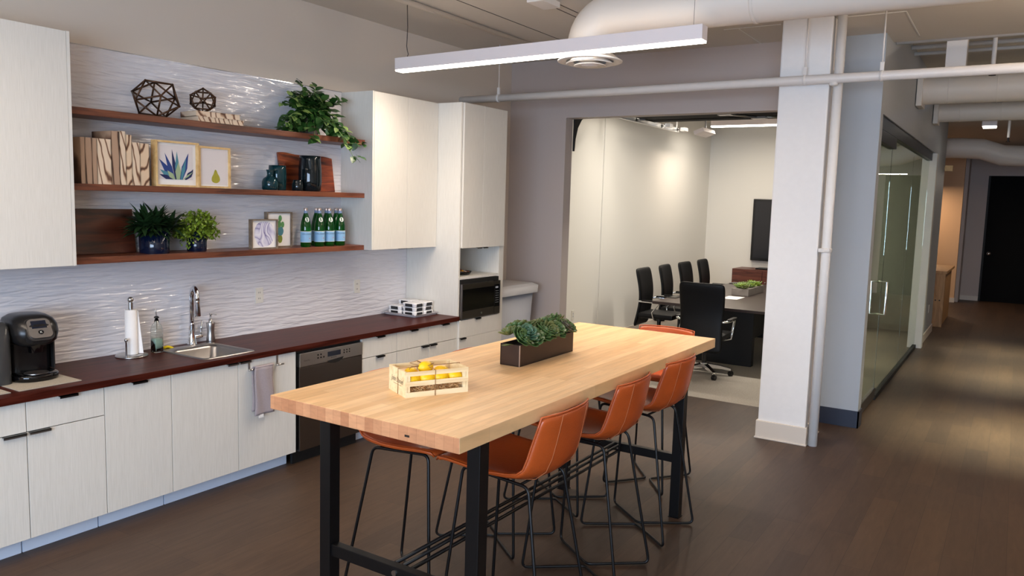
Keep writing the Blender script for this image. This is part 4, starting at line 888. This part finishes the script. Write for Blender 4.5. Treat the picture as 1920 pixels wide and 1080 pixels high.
# ------------------------------------------------------------------ bar stools (local: faces +Y, back at -Y)
def stool(loc, rz, label):
    t = thing('bar_stool', label, 'stool', loc, rz, 'tan leather bar stools around the maple table'); m = WM[t.name]
    # centre-line profile (y, z) from front edge over the seat and up the back
    prof = [(.285, .768), (.272, .781), (.21, .777), (.10, .760), (.0, .745), (-.09, .738), (-.155, .750), (-.203, .790), (-.228, .85), (-.244, .92), (-.256, .985), (-.265, 1.042)]
    half = [.222, .230, .236, .238, .238, .236, .232, .226, .219, .212, .205, .202]
    up = [.000, .004, .010, .018, .030, .044, .040, .022, .008, .0, -.004, -.006]      # rim raised at the sides
    fw = [.0, .0, .0, .0, .0, .004, .024, .046, .056, .056, .050, .042]                # sides brought forward on the back
    NU = 12; n = len(prof)
    def P(u, j):
        s = -1+2*u; a = abs(s); q = a**2.4
        return (s*half[j], prof[j][0]+fw[j]*q, prof[j][1]+up[j]*q)
    b = MB(); vs = [P(i/NU, j) for j in range(n) for i in range(NU+1)]
    b._add(vs, [(j*(NU+1)+i, j*(NU+1)+i+1, (j+1)*(NU+1)+i+1, (j+1)*(NU+1)+i) for j in range(n-1) for i in range(NU)], True); b.xf(m)
    sh = b.build('seat_shell', 'leather', t, mods=subd(2, .024))
    # seams on the outside of the back and piping round the rim
    for s in (-.52, .52):
        b = MB(); u = (s+1)/2; pts = []
        for j in range(4, n):
            p = Vector(P(u, j)); k = max(1, min(n-2, j)); d = Vector((0, prof[k+1][0]-prof[k-1][0], prof[k+1][1]-prof[k-1][1])).normalized(); nn = Vector((0, d.z, -d.y))
            pts.append(p-(nn if nn.y > 0 or j > 6 and nn.y > 0 else -nn)*.0128 if abs(nn.y) > .3 else p-Vector((0, 0, .0128)))
        b.tube(pts, .0018, 6); b.xf(m); b.build('stitching', 'leather_seam', sh)
    b = MB(); rim = [P(0, j) for j in range(n)]+[P(i/NU, n-1) for i in range(1, NU)]+[P(1, j) for j in range(n-1, -1, -1)]
    b.tube([(p[0]*1.004, p[1], p[2]+.003) for p in rim], .0045, 6); b.xf(m); b.build('piping', 'leather', sh)
    # two bent-rod frames
    for s in (-1, 1):
        f = []
        A, B = Vector((s*.150, .195, .742)), Vector((s*.215, .265, .010)); Cc = Vector((s*.012, .0, .010)); D, E = Vector((s*.215, -.265, .010)), Vector((s*.150, -.140, .716))
        def bend(p, q, r_, rad, n_=5):
            a = (p-q).normalized(); c_ = (r_-q).normalized(); p0, p1 = q+a*rad, q+c_*rad
            return [(p0*(1-k/n_)**2+q*2*(k/n_)*(1-k/n_)+p1*(k/n_)**2) for k in range(n_+1)]
        f = bend(E, A, B, .035)+bend(A, B, Cc, .035)+bend(B, Cc, D, .03)+bend(Cc, D, E, .035)+bend(D, E, A, .035)
        b = MB(); b.tube(f, .0075, 8, close=True); b.xf(m); b.build('leg_frame', 'bsteel', t)
    for y_, z_ in ((.12, .737), (-.10, .720)): b = MB(); b.tube([(-.150, y_, z_), (.150, y_, z_)], .006, 8); b.xf(m); b.build('seat_support', 'bsteel', t)
    return t
s0 = stool((2.888, -2.998, 0), 0, 'tan leather bar stool nearest the camera on the right side of the table')
for loc, rz, lb in (((3.592, -2.998, 0), .02, 'tan leather bar stool in the middle of the right side of the table'),
                    ((4.262, -2.995, 0), -.04, 'tan leather bar stool by the far right table leg, in front of the white column'),
                    ((2.905, -2.400, 0), PI, 'tan leather bar stool under the near left table edge, facing the right-hand stools'),
                    ((3.63, -2.400, 0), PI-.02, 'tan leather bar stool on the cabinet side behind the table, middle one'),
                    ((4.33, -2.400, 0), PI+.02, 'tan leather bar stool on the cabinet side near the far left table leg'),
                    ((5.035, -2.735, 0), PI/2, 'tan leather bar stool at the far short end, back rim above the tabletop')):
    dup(s0, loc, rz, lb)
# ------------------------------------------------------------------ lemon crate
CZ0 = TZ; t = thing('wooden_crate', 'small pale slatted wooden crate of lemons tied with twine', 'crate', (2.655, -2.667, CZ0), -.48); m = WM[t.name]
cw, cd, ch = .141, .092, .108
for s in (-1, 1): b = MB(); b.box(s*cw-.004, -cd, 0, s*cw+.004, cd, ch); b.xf(m); b.build('end_panel', 'pine', t)
for s in (-1, 1):
    for z0, z1 in ((0, .022), (.047, .067), (.090, .108)):
        b = MB(); b.box(-cw-.004, s*cd-.002, z0, cw+.004, s*cd+.002, z1); b.xf(m); b.build('slat', 'pine', t)
b = MB(); b.box(-cw, -cd, .001, cw, cd, .005)
for sx_ in (-1, 1):
    for sy_ in (-1, 1): b.box(sx_*(cw-.012)-.006, sy_*(cd-.008)-.005, .005, sx_*(cw-.012)+.006, sy_*(cd-.008)+.005, ch-.002)
b.xf(m); b.build('base_board', 'pine', t)
b = MB()
for X in (-.012,): b.tube([(X, -cd-.005, -.0), (X, -cd-.005, ch+.002), (X, cd+.004, ch+.002), (X, cd+.004, .001)], .0016, 6)
b.tube([(-cw-.006, -.012, .001), (-cw-.006, -.012, ch+.002), (cw+.006, -.004, ch+.003), (cw+.006, -.004, .001)], .0016, 6)
b.tube([(-.012, -.006, ch+.004), (-.045, .02, ch+.022), (-.075, .03, ch+.012), (-.05, .0, ch+.006), (-.012, -.006, ch+.006), (.01, -.03, ch+.016), (-.02, -.045, ch+.01), (-.012, -.006, ch+.004)], .0016, 6)
b.tube([(-.012, -.006, ch+.004), (-.09, -.02, ch+.006), (-.11, -.045, ch+.002)], .0014, 6); b.xf(m); b.build('twine', 'twine', t)
vs, fs = text_mesh('John Daniel', .030); b = MB(); b._add([(-cw-.0045, -(v.x+v.y*.32)*.92, .050+v.y*1.05) for v in vs], fs); b.xf(m); b.build('lettering', 'ink', t, 'dark script lettering', fix=False)
b = MB(); b.box(-cw-.0045, -.045, .040, -cw-.004, .04, .0415); b.xf(m); b.build('small_print', 'twine', t)
b = MB(); r = random.Random(2)
for i in range(520):
    p = Vector((r.uniform(-.128, .128), r.uniform(-.08, .08), .008+r.random()*.034)); a = r.uniform(0, 2*PI); L = r.uniform(.012, .035)
    q = p+Vector((math.cos(a)*L, math.sin(a)*L, r.uniform(-.008, .014))); q.x = max(-.130, min(.130, q.x)); q.y = max(-.086, min(.086, q.y)); q.z = max(.006, q.z)
    b.tube([p, (p+q)/2+Vector((0, 0, r.uniform(-.004, .008))), q], .0013, 4)
b.xf(m); o = solo(b, 'packing_straw', 'straw', 'shredded brown wood straw lining the lemon crate', 'straw', base=(2.655, -2.667, CZ0+.005)); o['kind'] = 'stuff'
LL = ['at the left end, lower layer', 'lower layer, second from the left', 'lower layer, third from the left', 'at the right end, lower layer', 'in the back row, left', 'in the back row, middle', 'in the back row, right', 'resting highest, above the front row']
for i, (x, y, z) in enumerate(((-.098, -.056, .068), (-.034, -.056, .066), (.032, -.056, .068), (.096, -.054, .066), (-.07, .030, .074), (.0, .035, .070), (.075, .03, .070), (-.018, -.008, .104))):
    prof = [(.0005, -.040), (.006, -.036), (.016, -.030), (.025, -.016), (.0275, 0), (.025, .016), (.016, .030), (.006, .035), (.003, .038), (.0005, .039)]
    b = MB(); b.lathe(prof, (0, 0, 0), 20, 'x'); b.xf(m @ Matrix.Translation((x, y, z)) @ Matrix.Rotation((.3, -.2, .15, -.4, .5, 1.2, -.6, .25)[i], 4, 'Z'))
    solo(b, 'lemon', 'lemon', 'bright yellow lemon in the wooden crate, '+LL[i], 'lemon', 'lemons in the crate')
# ------------------------------------------------------------------ succulent planter
t = thing('succulent_planter', 'long bronze metal planter of mixed green succulents on the table', 'planter', (3.595, -2.664, TZ)); px0, px1, py0, py1 = 3.313, 3.877, -2.722, -2.606; ph = .110
b = MB(); w = .004
b.box(px0, py0, TZ+.0005, px1, py1, TZ+.006); b.box(px0, py0, TZ+.004, px1, py0+w, TZ+ph); b.box(px0, py1-w, TZ+.004, px1, py1, TZ+ph); b.box(px0, py0, TZ+.004, px0+w, py1, TZ+ph); b.box(px1-w, py0, TZ+.004, px1, py1, TZ+ph); b.build('box', 'terra', t)
b = MB(); b.box(px0-.0012, py0-.0012, TZ+.0005, px0+.003, py0+.003, TZ+ph); b.build('welded_corner', 'planter_edge', t)
b = MB(); b.box(px0+w, py0+w, TZ+.07, px1-w, py1-w, TZ+.09); b.build('soil', 'soil', t)
def rosette(b, c, R, n, tilt, r, wd=.5, cup=.35, layers=4):
    R_ = Matrix.Rotation(tilt[0], 3, 'X') @ Matrix.Rotation(tilt[1], 3, 'Y')
    for L in range(layers):
        f = 1-L/layers; k = max(4, int(n*(.5+.5*f))); el = .15+1.15*(L/layers)
        for i in range(k):
            a = 2*PI*(i+.5*(L % 2))/k+r.uniform(-.1, .1); d = Vector((math.cos(a)*math.cos(el), math.sin(a)*math.cos(el), math.sin(el)))
            up = Vector((-math.cos(a)*math.sin(el), -math.sin(a)*math.sin(el), math.cos(el)))
            d = R_ @ d; up = R_ @ up; L_ = R*(.45+.55*f)*r.uniform(.9, 1.1); s = d.cross(up); base = Vector(c)+d*R*.06; vs = []; nn = 5
            for q in range(nn+1):
                t_ = q/nn; w_ = L_*wd*(.30+1.1*t_-.15*t_*t_) if t_ < .75 else L_*wd*(1.04*math.sqrt(max(0, 1-((t_-.72)/.30)**2)))
                w_ *= .5; cc = base+d*(L_*t_)+up*(cup*L_*t_*t_)
                vs += [cc-s*w_+up*w_*.35, cc, cc+s*w_+up*w_*.35]
            b._add(vs, [(q*3+z, q*3+z+1, (q+1)*3+z+1, (q+1)*3+z) for q in range(nn) for z in (0, 1)], True)
r = random.Random(21); NR = 0
for i in range(15):
    for j in range(2):
        x = px0+.02+(px1-px0-.04)*(i+.5*(j % 2))/14.5+r.uniform(-.008, .008); y = py0+.020+(py1-py0-.045)*j+r.uniform(-.01, .01)
        R = r.uniform(.050, .070); mt = r.choice(['suc', 'suc', 'suc3', 'suc', 'suc', 'suc4', 'suc']); 
        if (i, j) == (2, 0): R, mt = .070, 'suc2'
        b = MB(); rosette(b, (x, y, TZ+ph+.004+r.uniform(.0, .035)+.024*j), R*.92, 7, ((.70 if j == 0 else -.30)+r.uniform(-.25, .25), r.uniform(-.35, .35)), r, r.uniform(.62, .75) if mt != 'suc2' else .55)
        b.build('succulent', mt, t, mods=subd(0, .0022))
for q in range(3):
    b = MB(); b.grid(lambda u, v: (px0-.012-.045*u, py0+.04+.012*q+(.006+.004*u)*(v-.5)*2, TZ+ph+.004-.004*q+.006*u), 4, 2); b.build('succulent_stem', 'suc3', t, mods=subd(0, .003)); b = MB()
    b.grid(lambda u, v: (px1+.005+.045*u, py0+.03+.012*q+(.006+.004*u)*(v-.5)*2, TZ+ph+.006-.004*q), 4, 2); b.build('succulent_stem', 'suc3', t, mods=subd(0, .003))
# ================================================================== OVERHEAD
t = thing('pendant_lamp', 'long white linear pendant lamp glowing above the maple table', 'lamp', (4.81, -1.84, 2.88)); 
LX0, LX1, LY0, LY1 = 4.76, 4.855, -3.06, -.622
def tilt(b): 
    b.xf(Matrix.Translation((4.81, -1.84, 2.89)) @ Matrix.Rotation(-.0125, 4, 'X') @ Matrix.Translation((-4.81, 1.84, -2.89))); return b
b = MB(); b.box(LX0, LY0, 2.897, LX1, LY1, 2.985, .002); hs = tilt(b).build('housing', 'housing', t)
b = MB(); b.box(LX0+.003, LY0+.003, 2.885, LX1-.003, LY1-.003, 2.897, .002); tilt(b).build('lens', 'lens', t, 'glowing white diffuser')
for y in (-.70, -2.985):
    b = MB()
    if y > -1: b.tube([(4.808, y, 2.972), (4.812, y-.012, 3.0), (4.806, y-.006, 3.03), (4.806, y, 3.06), (4.81, y-.004, 3.2), (4.806, y, CZ)], .0028, 6)
    else: b.tube([(4.808, y, 3.0), (4.808, y, CZ)], .0012, 5)
    b.build('suspension_wire', 'pull_dark', t)
# duct and diffuser
DX, DR, DZ = 5.02, .142, 3.175
t = thing('air_duct', 'round painted duct with elbow end above the pendant lamp', 'duct', (DX, -4.5, DZ))
pts = [(DX, -8.9, DZ), (DX, -2.34, DZ)]+[(DX, -2.34+.19*math.sin(a), DZ-.19*(1-math.cos(a))) for a in [PI/2*i/8 for i in range(1, 9)]]+[(DX, -2.15, DZ-.25)]
b = MB(); b.tube(pts, DR, 36); b.build('duct_body', 'duct', t)
b = MB()
for y in (-3.3, -4.6, -5.9): b.lathe([(DR, -.012), (DR+.005, -.008), (DR+.005, .008), (DR, .012)], (DX, y, DZ), 36, 'y')
b.build('seam_ring', 'duct', t)
b = MB()
for y in (-2.9, -5.2): b.box(DX-DR-.006, y-.012, DZ, DX-DR-.003, y+.012, CZ); b.box(DX+DR+.003, y-.012, DZ, DX+DR+.006, y+.012, CZ)
b.build('hanger_strap', 'duct', t)
t = thing('ceiling_diffuser', 'round stepped white air diffuser just below the pendant lamp', 'diffuser', (DX, -2.11, 2.84)); c = (DX, -2.17, 2.862)
b = MB(); b.lathe([(DR+.002, .085), (.165, .06), (.205, .030), (.225, .020), (.224, .014), (.200, .012), (.165, .018)], c, 40, cap=False); b.build('outer_cone', 'pipe', t)
b = MB(); b.lathe([(.110, .050), (.150, .012), (.165, .002), (.164, -.003), (.145, 0), (.115, .010)], c, 40, cap=False); b.build('middle_cone', 'pipe', t)
b = MB(); b.lathe([(.001, .020), (.06, .020), (.095, -.004), (.110, -.010), (.108, -.014), (.062, -.006), (.055, -.016), (.001, -.018)], c, 40, cap=False); b.build('centre_cone', 'pipe', t)
# sprinkler main
t = thing('sprinkler_pipe', 'white painted sprinkler pipe crossing in front of the column', 'pipe', (6.47, -4, 2.90)); SX_ = 6.47
b = MB(); b.tube([(SX_, -.002, 2.882), (SX_, -3.0, 2.892), (SX_, -8.95, 2.905)], .036, 16); pb = b.build('pipe', 'pipe', t)
for y, zz in ((-.45, 2.884), (-3.285, 2.893), (-3.83, 2.894), (-6.2, 2.9)):
    b = MB(); b.tube([(SX_, y, zz+.07), (SX_, y, CZ)], .006, 8); b.box(SX_-.010, y-.014, zz+.03, SX_+.010, y+.014, zz+.10, .003); b.lathe([(.038, -.010), (.041, -.008), (.041, .008), (.038, .010)], (SX_, y, zz), 20, 'y'); b.build('hanger', 'pipe', t)
b = MB(); b.lathe([(.0, -.05), (.03, -.046), (.034, -.03), (.02, -.02)], (SX_, -3.50, 2.888), 16); b.build('outlet_plug', 'pipe', t)
# vertical riser beside the column
t = thing('riser_pipe', 'vertical white pipe strapped to the right edge of the column', 'pipe', (6.60, -3.507, 0)); 
b = MB(); b.tube([(6.595, -3.508, 0.001), (6.595, -3.508, CZ)], .036, 18); b.build('pipe', 'col', t)
b = MB(); b.lathe([(.037, -.018), (.044, -.014), (.044, .014), (.037, .018)], (6.595, -3.508, 1.585), 18); b.cyl((6.545, -3.47, 1.585), .012, .02, 'x', 12); b.box(6.55, -3.50, 1.57, 6.575, -3.455, 1.60, .004); b.cyl((6.55, -3.53, 1.59), .012, .03, 'x', 12); b.build('clamp', 'pipe', t)
# conduit under the ceiling
b = MB(); b.tube([(-2.9, -.785, CZ-.026), (7.38, -.785, CZ-.026)], .022, 10); solo(b, 'ceiling_conduit', 'pipe', 'thin painted conduit running under the ceiling toward the grey wall', 'conduit')
b = MB(); b.box(5.05, -1.76, CZ-.045, 5.30, -1.62, CZ-.001, .004); solo(b, 'junction_box', 'pipe', 'small pale junction box on the ceiling beside the duct elbow', 'junction box')
# corridor overhead things
for x, r_, z, ym, lb in ((9.9, .150, 3.235, -3.72, 'nearer short grey round duct coming out of the corridor wall'), (11.9, .125, 3.215, -3.72, 'second round duct farther down the corridor')):
    t = thing('air_duct', lb, 'duct', (x, -5, z), group='round ducts across the corridor')
    b = MB(); b.lathe([(r_, -8.9), (r_, ym-.02)], (x, 0, z), 32, 'y'); b.build('duct_body', 'duct', t)
    b = MB(); b.box(x-r_-.03, ym-.06, z-r_-.03, x+r_+.03, ym-.003, z+r_+.03, .004); b.build('wall_flange', 'duct', t)
    b = MB()
    for k in range(6): b.lathe([(r_, -.006), (r_+.004, 0), (r_, .006)], (x, ym-.3-.45*k, z), 32, 'y')
    b.build('seam_ring', 'duct', t)
t = thing('air_duct', 'far pale bent duct near the warm-lit end of the corridor', 'duct', (16.5, -4.5, 3.0))
b = MB(); b.tube([(15.6, -2.0, 3.02), (15.6, -3.8, 3.02), (15.6, -4.15, 3.0), (15.7, -4.45, 2.90), (15.75, -4.9, 2.88), (15.75, -8.9, 2.88)], .17, 24); b.build('duct_body', 'duct', t)
b = MB(); b.tube([(7.95, -3.72, 3.43), (7.95, -8.95, 3.44)], .045, 14); solo(b, 'ceiling_pipe', 'pipe', 'thick painted pipe along the ceiling step behind the square box', 'pipe')
for x, z, r_, lb in ((9.04, 3.55, .022, 'upper thin conduit crossing the corridor ceiling bay'), (9.29, 3.53, .018, 'lower thin conduit crossing the corridor ceiling bay')):
    b = MB(); b.tube([(x, -3.72, z), (x, -8.95, z)], r_, 10); solo(b, 'ceiling_conduit', 'pipe', lb, 'conduit', 'conduits in the corridor ceiling bay')
b = MB(); b.tube([(8.05, -4.255, 3.475), (8.05, -4.33, 3.48), (8.05, -4.45, 3.54), (8.05, -8.9, 3.57)], .014, 10); solo(b, 'ceiling_conduit', 'pipe', 'bent conduit running right from the small grey ceiling box', 'conduit')
t = thing('junction_box', 'square white box with a smaller box on top, hanging over the corridor', 'electrical box', (8.05, -4.2, 3.12))
b = MB(); b.box(7.98, -4.275, 3.12, 8.12, -4.115, 3.43, .006); b.build('box', 'pipe', t)
b = MB(); b.box(7.99, -4.255, 3.45, 8.10, -4.145, 3.505, .004); b.cyl((8.05, -4.2, 3.42), .02, .04); b.cyl((8.05, -4.2, 3.50), .012, .10); b.build('top_box', 'pipe', t)
for x, y, z, zt in ((8.2, -4.47, 3.17, 3.60), (13.4, -4.55, 3.0, CZ)):
    t = thing('ceiling_sprinkler', 'pendant sprinkler head on a short pipe, ' + ('near the white ceiling box' if x < 9 else 'far down the corridor'), 'sprinkler', (x, y, z)); b = MB(); b.cyl((x, y, z), .018, zt-z); b.build('drop_pipe', 'pipe', t)
    b = MB(); b.cyl((x, y, z-.05), .012, .05); b.cyl((x, y, z-.06), .028, .006); b.build('head', 'pull_dark', t)
t = thing('corridor_lamp', 'small box lamp glowing far down the corridor ceiling', 'lamp', (13.0, -4.33, 3.1))
b = MB(); b.box(12.96, -4.41, 3.13, 13.2, -4.23, 3.24, .003); b.cyl((13.08, -4.32, 3.24), .01, CZ-3.24); b.build('housing', 'housing', t); b = MB(); b.box(12.97, -4.40, 3.115, 13.19, -4.24, 3.13); b.build('lens', 'lens', t, 'glowing white diffuser')
t = thing('wall_sign', 'small wooden blade sign on the far end wall of the corridor', 'sign', (15.0, -3.8, 2.5))
b = MB(); b.box(14.35, -3.83, 2.57, 14.38, -3.72, 2.66, .002); b.box(14.34, -3.725, 2.59, 14.39, -3.716, 2.64); b.build('panel', 'oak', t)
# ================================================================== CONFERENCE ROOM
t = thing('conference_table', 'long dark conference table with black slab base', 'table', (10.66, -1.86, 0))
b = MB(); b.box(9.03, -2.60, .705, 12.30, -1.075, .74, .006); b.build('tabletop', 'conf_top', t)
b = MB(); b.box(9.45, -2.2, .0, 9.55, -1.5, .705, .004); b.build('base_panel', 'blackm', t); b = MB(); b.box(11.75, -2.2, .0, 11.85, -1.5, .705, .004); b.build('base_panel', 'blackm', t)
b = MB(); b.box(9.55, -1.88, .15, 11.75, -1.82, .705); b.build('modesty_panel', 'blackm', t)
def chair(loc, rz, label):     # local: faces +Y
    t = thing('office_chair', label, 'chair', loc, rz, 'black leather chairs at the conference table'); m = WM[t.name]
    b = MB(); b.box(-.245, -.22, .425, .245, .26, .495, .03); b.xf(m); b.build('seat', 'blk_leather', t)
    prof = [(-.275, .30), (-.245, .42), (-.222, .56), (-.205, .68), (-.215, .82), (-.245, .96), (-.275, 1.075)]
    b = MB(); vs = []
    for j, (y, z) in enumerate(prof):
        w = (.262, .255, .24, .245, .255, .26, .262)[j]
        for i in range(7): s = -1+i/3; vs.append((s*w, y+.018*abs(s)**2, z))
    b._add(vs, [(j*7+i, j*7+i+1, (j+1)*7+i+1, (j+1)*7+i) for j in range(6) for i in range(6)], True); b.xf(m); b.build('backrest', 'blk_leather', t, mods=subd(2, .045))
    for s in (-1, 1):
        b = MB(); b.tube([(s*.20, .0, .415), (s*.285, .02, .44), (s*.30, .0, .52), (s*.295, .10, .645), (s*.29, -.16, .650), (s*.235, -.215, .645)], .013, 8); b.xf(m); ar = b.build('armrest', 'chrome', t)
        b = MB(); b.box(s*.29-.022, -.15, .655, s*.29+.022, .13, .675, .008); b.xf(m); b.build('arm_pad', 'black', ar)
    b = MB(); b.cyl((0, 0, .09), .026, .33); b.cyl((0, 0, .38), .075, .05); b.xf(m); b.build('column', 'black', t)
    b = MB()
    for k in range(5):
        a = 2*PI*k/5+.35; d = Vector((math.cos(a), math.sin(a), 0)); s_ = Vector((-d.y, d.x, 0)); vs = []
        for q, w_, z0, z1 in ((.02, .03, .085, .135), (.17, .022, .080, .115), (.30, .015, .062, .085)):
            vs += [d*q-s_*w_+Vector((0, 0, z0)), d*q+s_*w_+Vector((0, 0, z0)), d*q+s_*w_+Vector((0, 0, z1)), d*q-s_*w_+Vector((0, 0, z1))]
        b._add(vs, [(i*4+e, i*4+(e+1) % 4, (i+1)*4+(e+1) % 4, (i+1)*4+e) for i in range(2) for e in range(4)]+[(8, 9, 10, 11), (3, 2, 1, 0)])
    b.cyl((0, 0, .08), .04, .06); b.xf(m); bs = b.build('star_base', 'chrome', t)
    for k in range(5):
        a = 2*PI*k/5+.35; b = MB(); b.xf(Matrix.Identity(4)); b.cyl((-.02, 0, .028), .028, .04, 'x', 14); b.cyl((0, 0, .04), .008, .03); b.xf(m @ Matrix.Translation((math.cos(a)*.30, math.sin(a)*.30, 0)) @ Matrix.Rotation(a+.6, 4, 'Z')); b.build('caster', 'black', bs)
    return t
c0 = chair((8.68, -1.88, 0), -PI/2+.05, 'black leather chair at the near end of the conference table, back to the camera')
for loc, rz, lb in (((9.86, -.845, 0), PI+.05, 'black conference chair in the wall-side row, nearest the opening'), ((10.65, -.835, 0), PI+.08, 'black conference chair in the wall-side row, second from the opening'),
                    ((11.44, -.83, 0), PI, 'black conference chair in the wall-side row, third from the opening'), ((12.28, -.82, 0), PI+.04, 'black conference chair in the wall-side row, farthest from the opening'),
                    ((9.92, -2.62, 0), .1, 'black conference chair across the table, mostly hidden by the white column')):
    dup(c0, loc, rz, lb)
t = thing('succulent_planter', 'low zinc tray of pale succulents on the conference table', 'planter', (10.8, -1.72, .74))
b = MB(); b.box(10.43, -1.845, .741, 11.17, -1.62, .835, .003); b.build('box', 'zinc', t)
r = random.Random(4)
for i in range(22):
    b = MB(); rosette(b, (10.48+.03*i+r.uniform(-.02, .02), -1.73+r.uniform(-.07, .07), .838), .07, 7, (r.uniform(-.3, .3), r.uniform(-.3, .3)), r, .5, .35, 3); b.build('succulent', r.choice(['leaf_lime', 'leaf_pale', 'suc3', 'leaf_pale']), t, mods=subd(0, .003))
b = MB(); b.box(9.95, -1.84, .7402, 10.30, -1.63, .742); solo(b, 'paper_sheet', 'paper', 'white paper lying on the near end of the conference table', 'paper')
t = thing('television', 'large black wall-mounted screen partly hidden by the column', 'television', (13.98, -1.8, 1.0))
b = MB(); b.box(13.955, -2.75, .99, 14.02, -.85, 2.065, .012); b.box(14.02, -2.1, 1.3, 14.05, -1.5, 1.7); b.build('frame', 'black', t); b = MB(); b.box(13.950, -2.70, 1.04, 13.956, -.895, 2.03); b.build('screen', 'screen', t)
t = thing('credenza', 'walnut credenza below the wall screen', 'cabinet', (13.75, -1.7, 0))
b = MB(); b.box(13.48, -2.75, .08, 14.03, -.69, .865, .004); b.build('body', 'walnut_cr', t)
for k in range(4):
    b = MB(); b.box(13.464, -2.74+.512*k, .10, 13.48, -2.74+.512*k+.505, .845, .002); o = b.build('door', 'walnut_cr', t); b = MB(); b.ball((13.455, -2.74+.512*k+(.05 if k % 2 else .45), .66), .014, 10, 8); b.build('knob', 'chrome', o)
b = MB(); b.box(13.55, -2.7, 0, 13.95, -.75, .08); b.build('plinth', 'blackm', t)
b = MB(); b.box(13.60, -1.75, .866, 13.85, -1.05, .89, .006); solo(b, 'media_box', 'black', 'flat black media device on the walnut credenza', 'device')
b = MB(); b.box(9.5, -1.20, .7405, 9.72, -1.09, .748, .003); solo(b, 'note_pad', 'black', 'thin black pad on the near left edge of the conference table', 'pad')
b = MB(); b.box(12.0, -1.25, .7405, 12.24, -1.10, .75, .003); solo(b, 'note_pad', 'black', 'thin black pad at the far left corner of the conference table', 'pad')
t = thing('pendant_lamp', 'bright linear lamp hanging in the conference room', 'lamp', (12.57, -1.2, 3.17))
b = MB(); b.box(12.52, -1.95, 3.19, 12.62, -.50, 3.27, .002); b.build('housing', 'housing', t); b = MB(); b.box(12.523, -1.947, 3.17, 12.617, -.503, 3.19); b.build('lens', 'lens', t, 'glowing white diffuser')
for y in (-.7, -1.8): b = MB(); b.tube([(12.57, y, 3.27), (12.57, y, CZ)], .002, 5); b.build('suspension_wire', 'pull_dark', t)
# overhead sectional glass door on its tracks, raised
t = thing('overhead_door', 'raised black-framed sectional glass door on silver tracks', 'door', (9.0, -1.9, 2.9))
P = [(7.545, 2.45), (7.56, 2.45), (7.575, 2.58), (7.62, 2.70), (7.70, 2.79), (7.82, 2.85), (7.545, 2.86)]
b = MB(); b.prism(P, 'y', -.715, -.697); b.build('curved_track', 'blackm', t)
b = MB(); b.box(8.1, -.80, 2.895, 10.35, -.797, 2.945); b.box(8.1, -.80, 2.893, 10.35, -.76, 2.897); b.box(8.1, -.80, 2.943, 10.35, -.76, 2.947); b.build('track', 'steel', t)
b = MB(); b.box(8.1, -3.20, 2.895, 10.35, -3.197, 2.945); b.box(8.1, -3.24, 2.893, 10.35, -3.20, 2.897); b.build('track', 'steel', t)
for x in (8.15, 8.95, 9.75, 10.3): b = MB(); b.cyl((x, -.80, 2.92), .024, .03, 'y', 14); b.tube([(x, -.80, 2.92), (x, -.90, 2.92)], .006, 8); b.box(x-.05, -.93, 2.90, x+.05, -.86, 2.945); b.build('roller', 'steel', t)
for x in (8.8, 9.6, 10.3): b = MB(); b.box(x-.02, -.79, 2.947, x+.02, -.785, CZ); b.build('track_hanger', 'steel', t)
for x0, x1 in ((8.45, 9.06), (9.14, 9.34)): b = MB(); b.box(x0, -3.19, 2.922, x1, -.86, 2.975, .003); b.build('door_rail', 'door_blk', t)
b = MB(); b.box(8.60, -2.05, 2.90, 8.70, -1.90, 2.93); b.tube([(8.65, -1.98, 2.915), (9.1, -2.22, 2.915)], .016, 8); b.box(9.05, -2.30, 2.90, 9.15, -2.14, 2.93); b.tube([(9.1, -2.22, 2.915), (9.15, -2.45, 2.915)], .012, 8); b.build('latch', 'steel', t)
b = MB(); b.box(9.06, -3.19, 2.945, 9.14, -.86, 2.951); b.build('glass_panel', 'gl_pane', t)
# ================================================================== CORRIDOR
t = thing('reception_desk', 'pale wooden desk end standing past the corridor wall', 'desk', (15.9, -3.5, 0))
b = MB(); b.box(15.0, -3.82, 0, 15.04, -3.15, .90, .003); b.build('end_panel', 'desk', t); b = MB(); b.box(15.04, -3.80, .0, 16.78, -3.76, .90); b.build('front_panel', 'desk', t); b = MB(); b.box(14.98, -3.84, .90, 16.82, -3.13, .945, .004); b.build('desktop', 'desk', t)
b = MB(); b.cyl((14.997, -3.70, .45), .012, -.003, 'x', 10); b.cyl((14.997, -3.76, .45), .012, -.003, 'x', 10); b.build('cable_holes', 'blackm', t)
b = MB(); b.box(14.50, -3.728, .42, 14.502, -3.70, .5); b.bm.clear(); b.box(13.6, -3.722, .38, 13.67, -3.715, .50, .002); solo(b, 'wall_outlet', 'cab_edge', 'small white outlet low on the corridor wall end', 'outlet')
t = thing('added_wash_housing', 'small added housing over the wash light near the conference room far corner', 'lamp', (12.0, -.60, 3.0))
b = MB(); b.box(-.27, -.08, .008, .27, .08, .07, .006); b.xf(Matrix.Translation((12.0, -.60, 3.0)) @ Matrix.Rotation(math.radians(-20), 4, 'X')); b.build('housing', 'housing', t)  # housing added to cover the bare wash light panel
b = MB(); b.cyl((12.0, -.60, 3.05), .012, CZ-3.05); b.build('stem', 'steel', t)
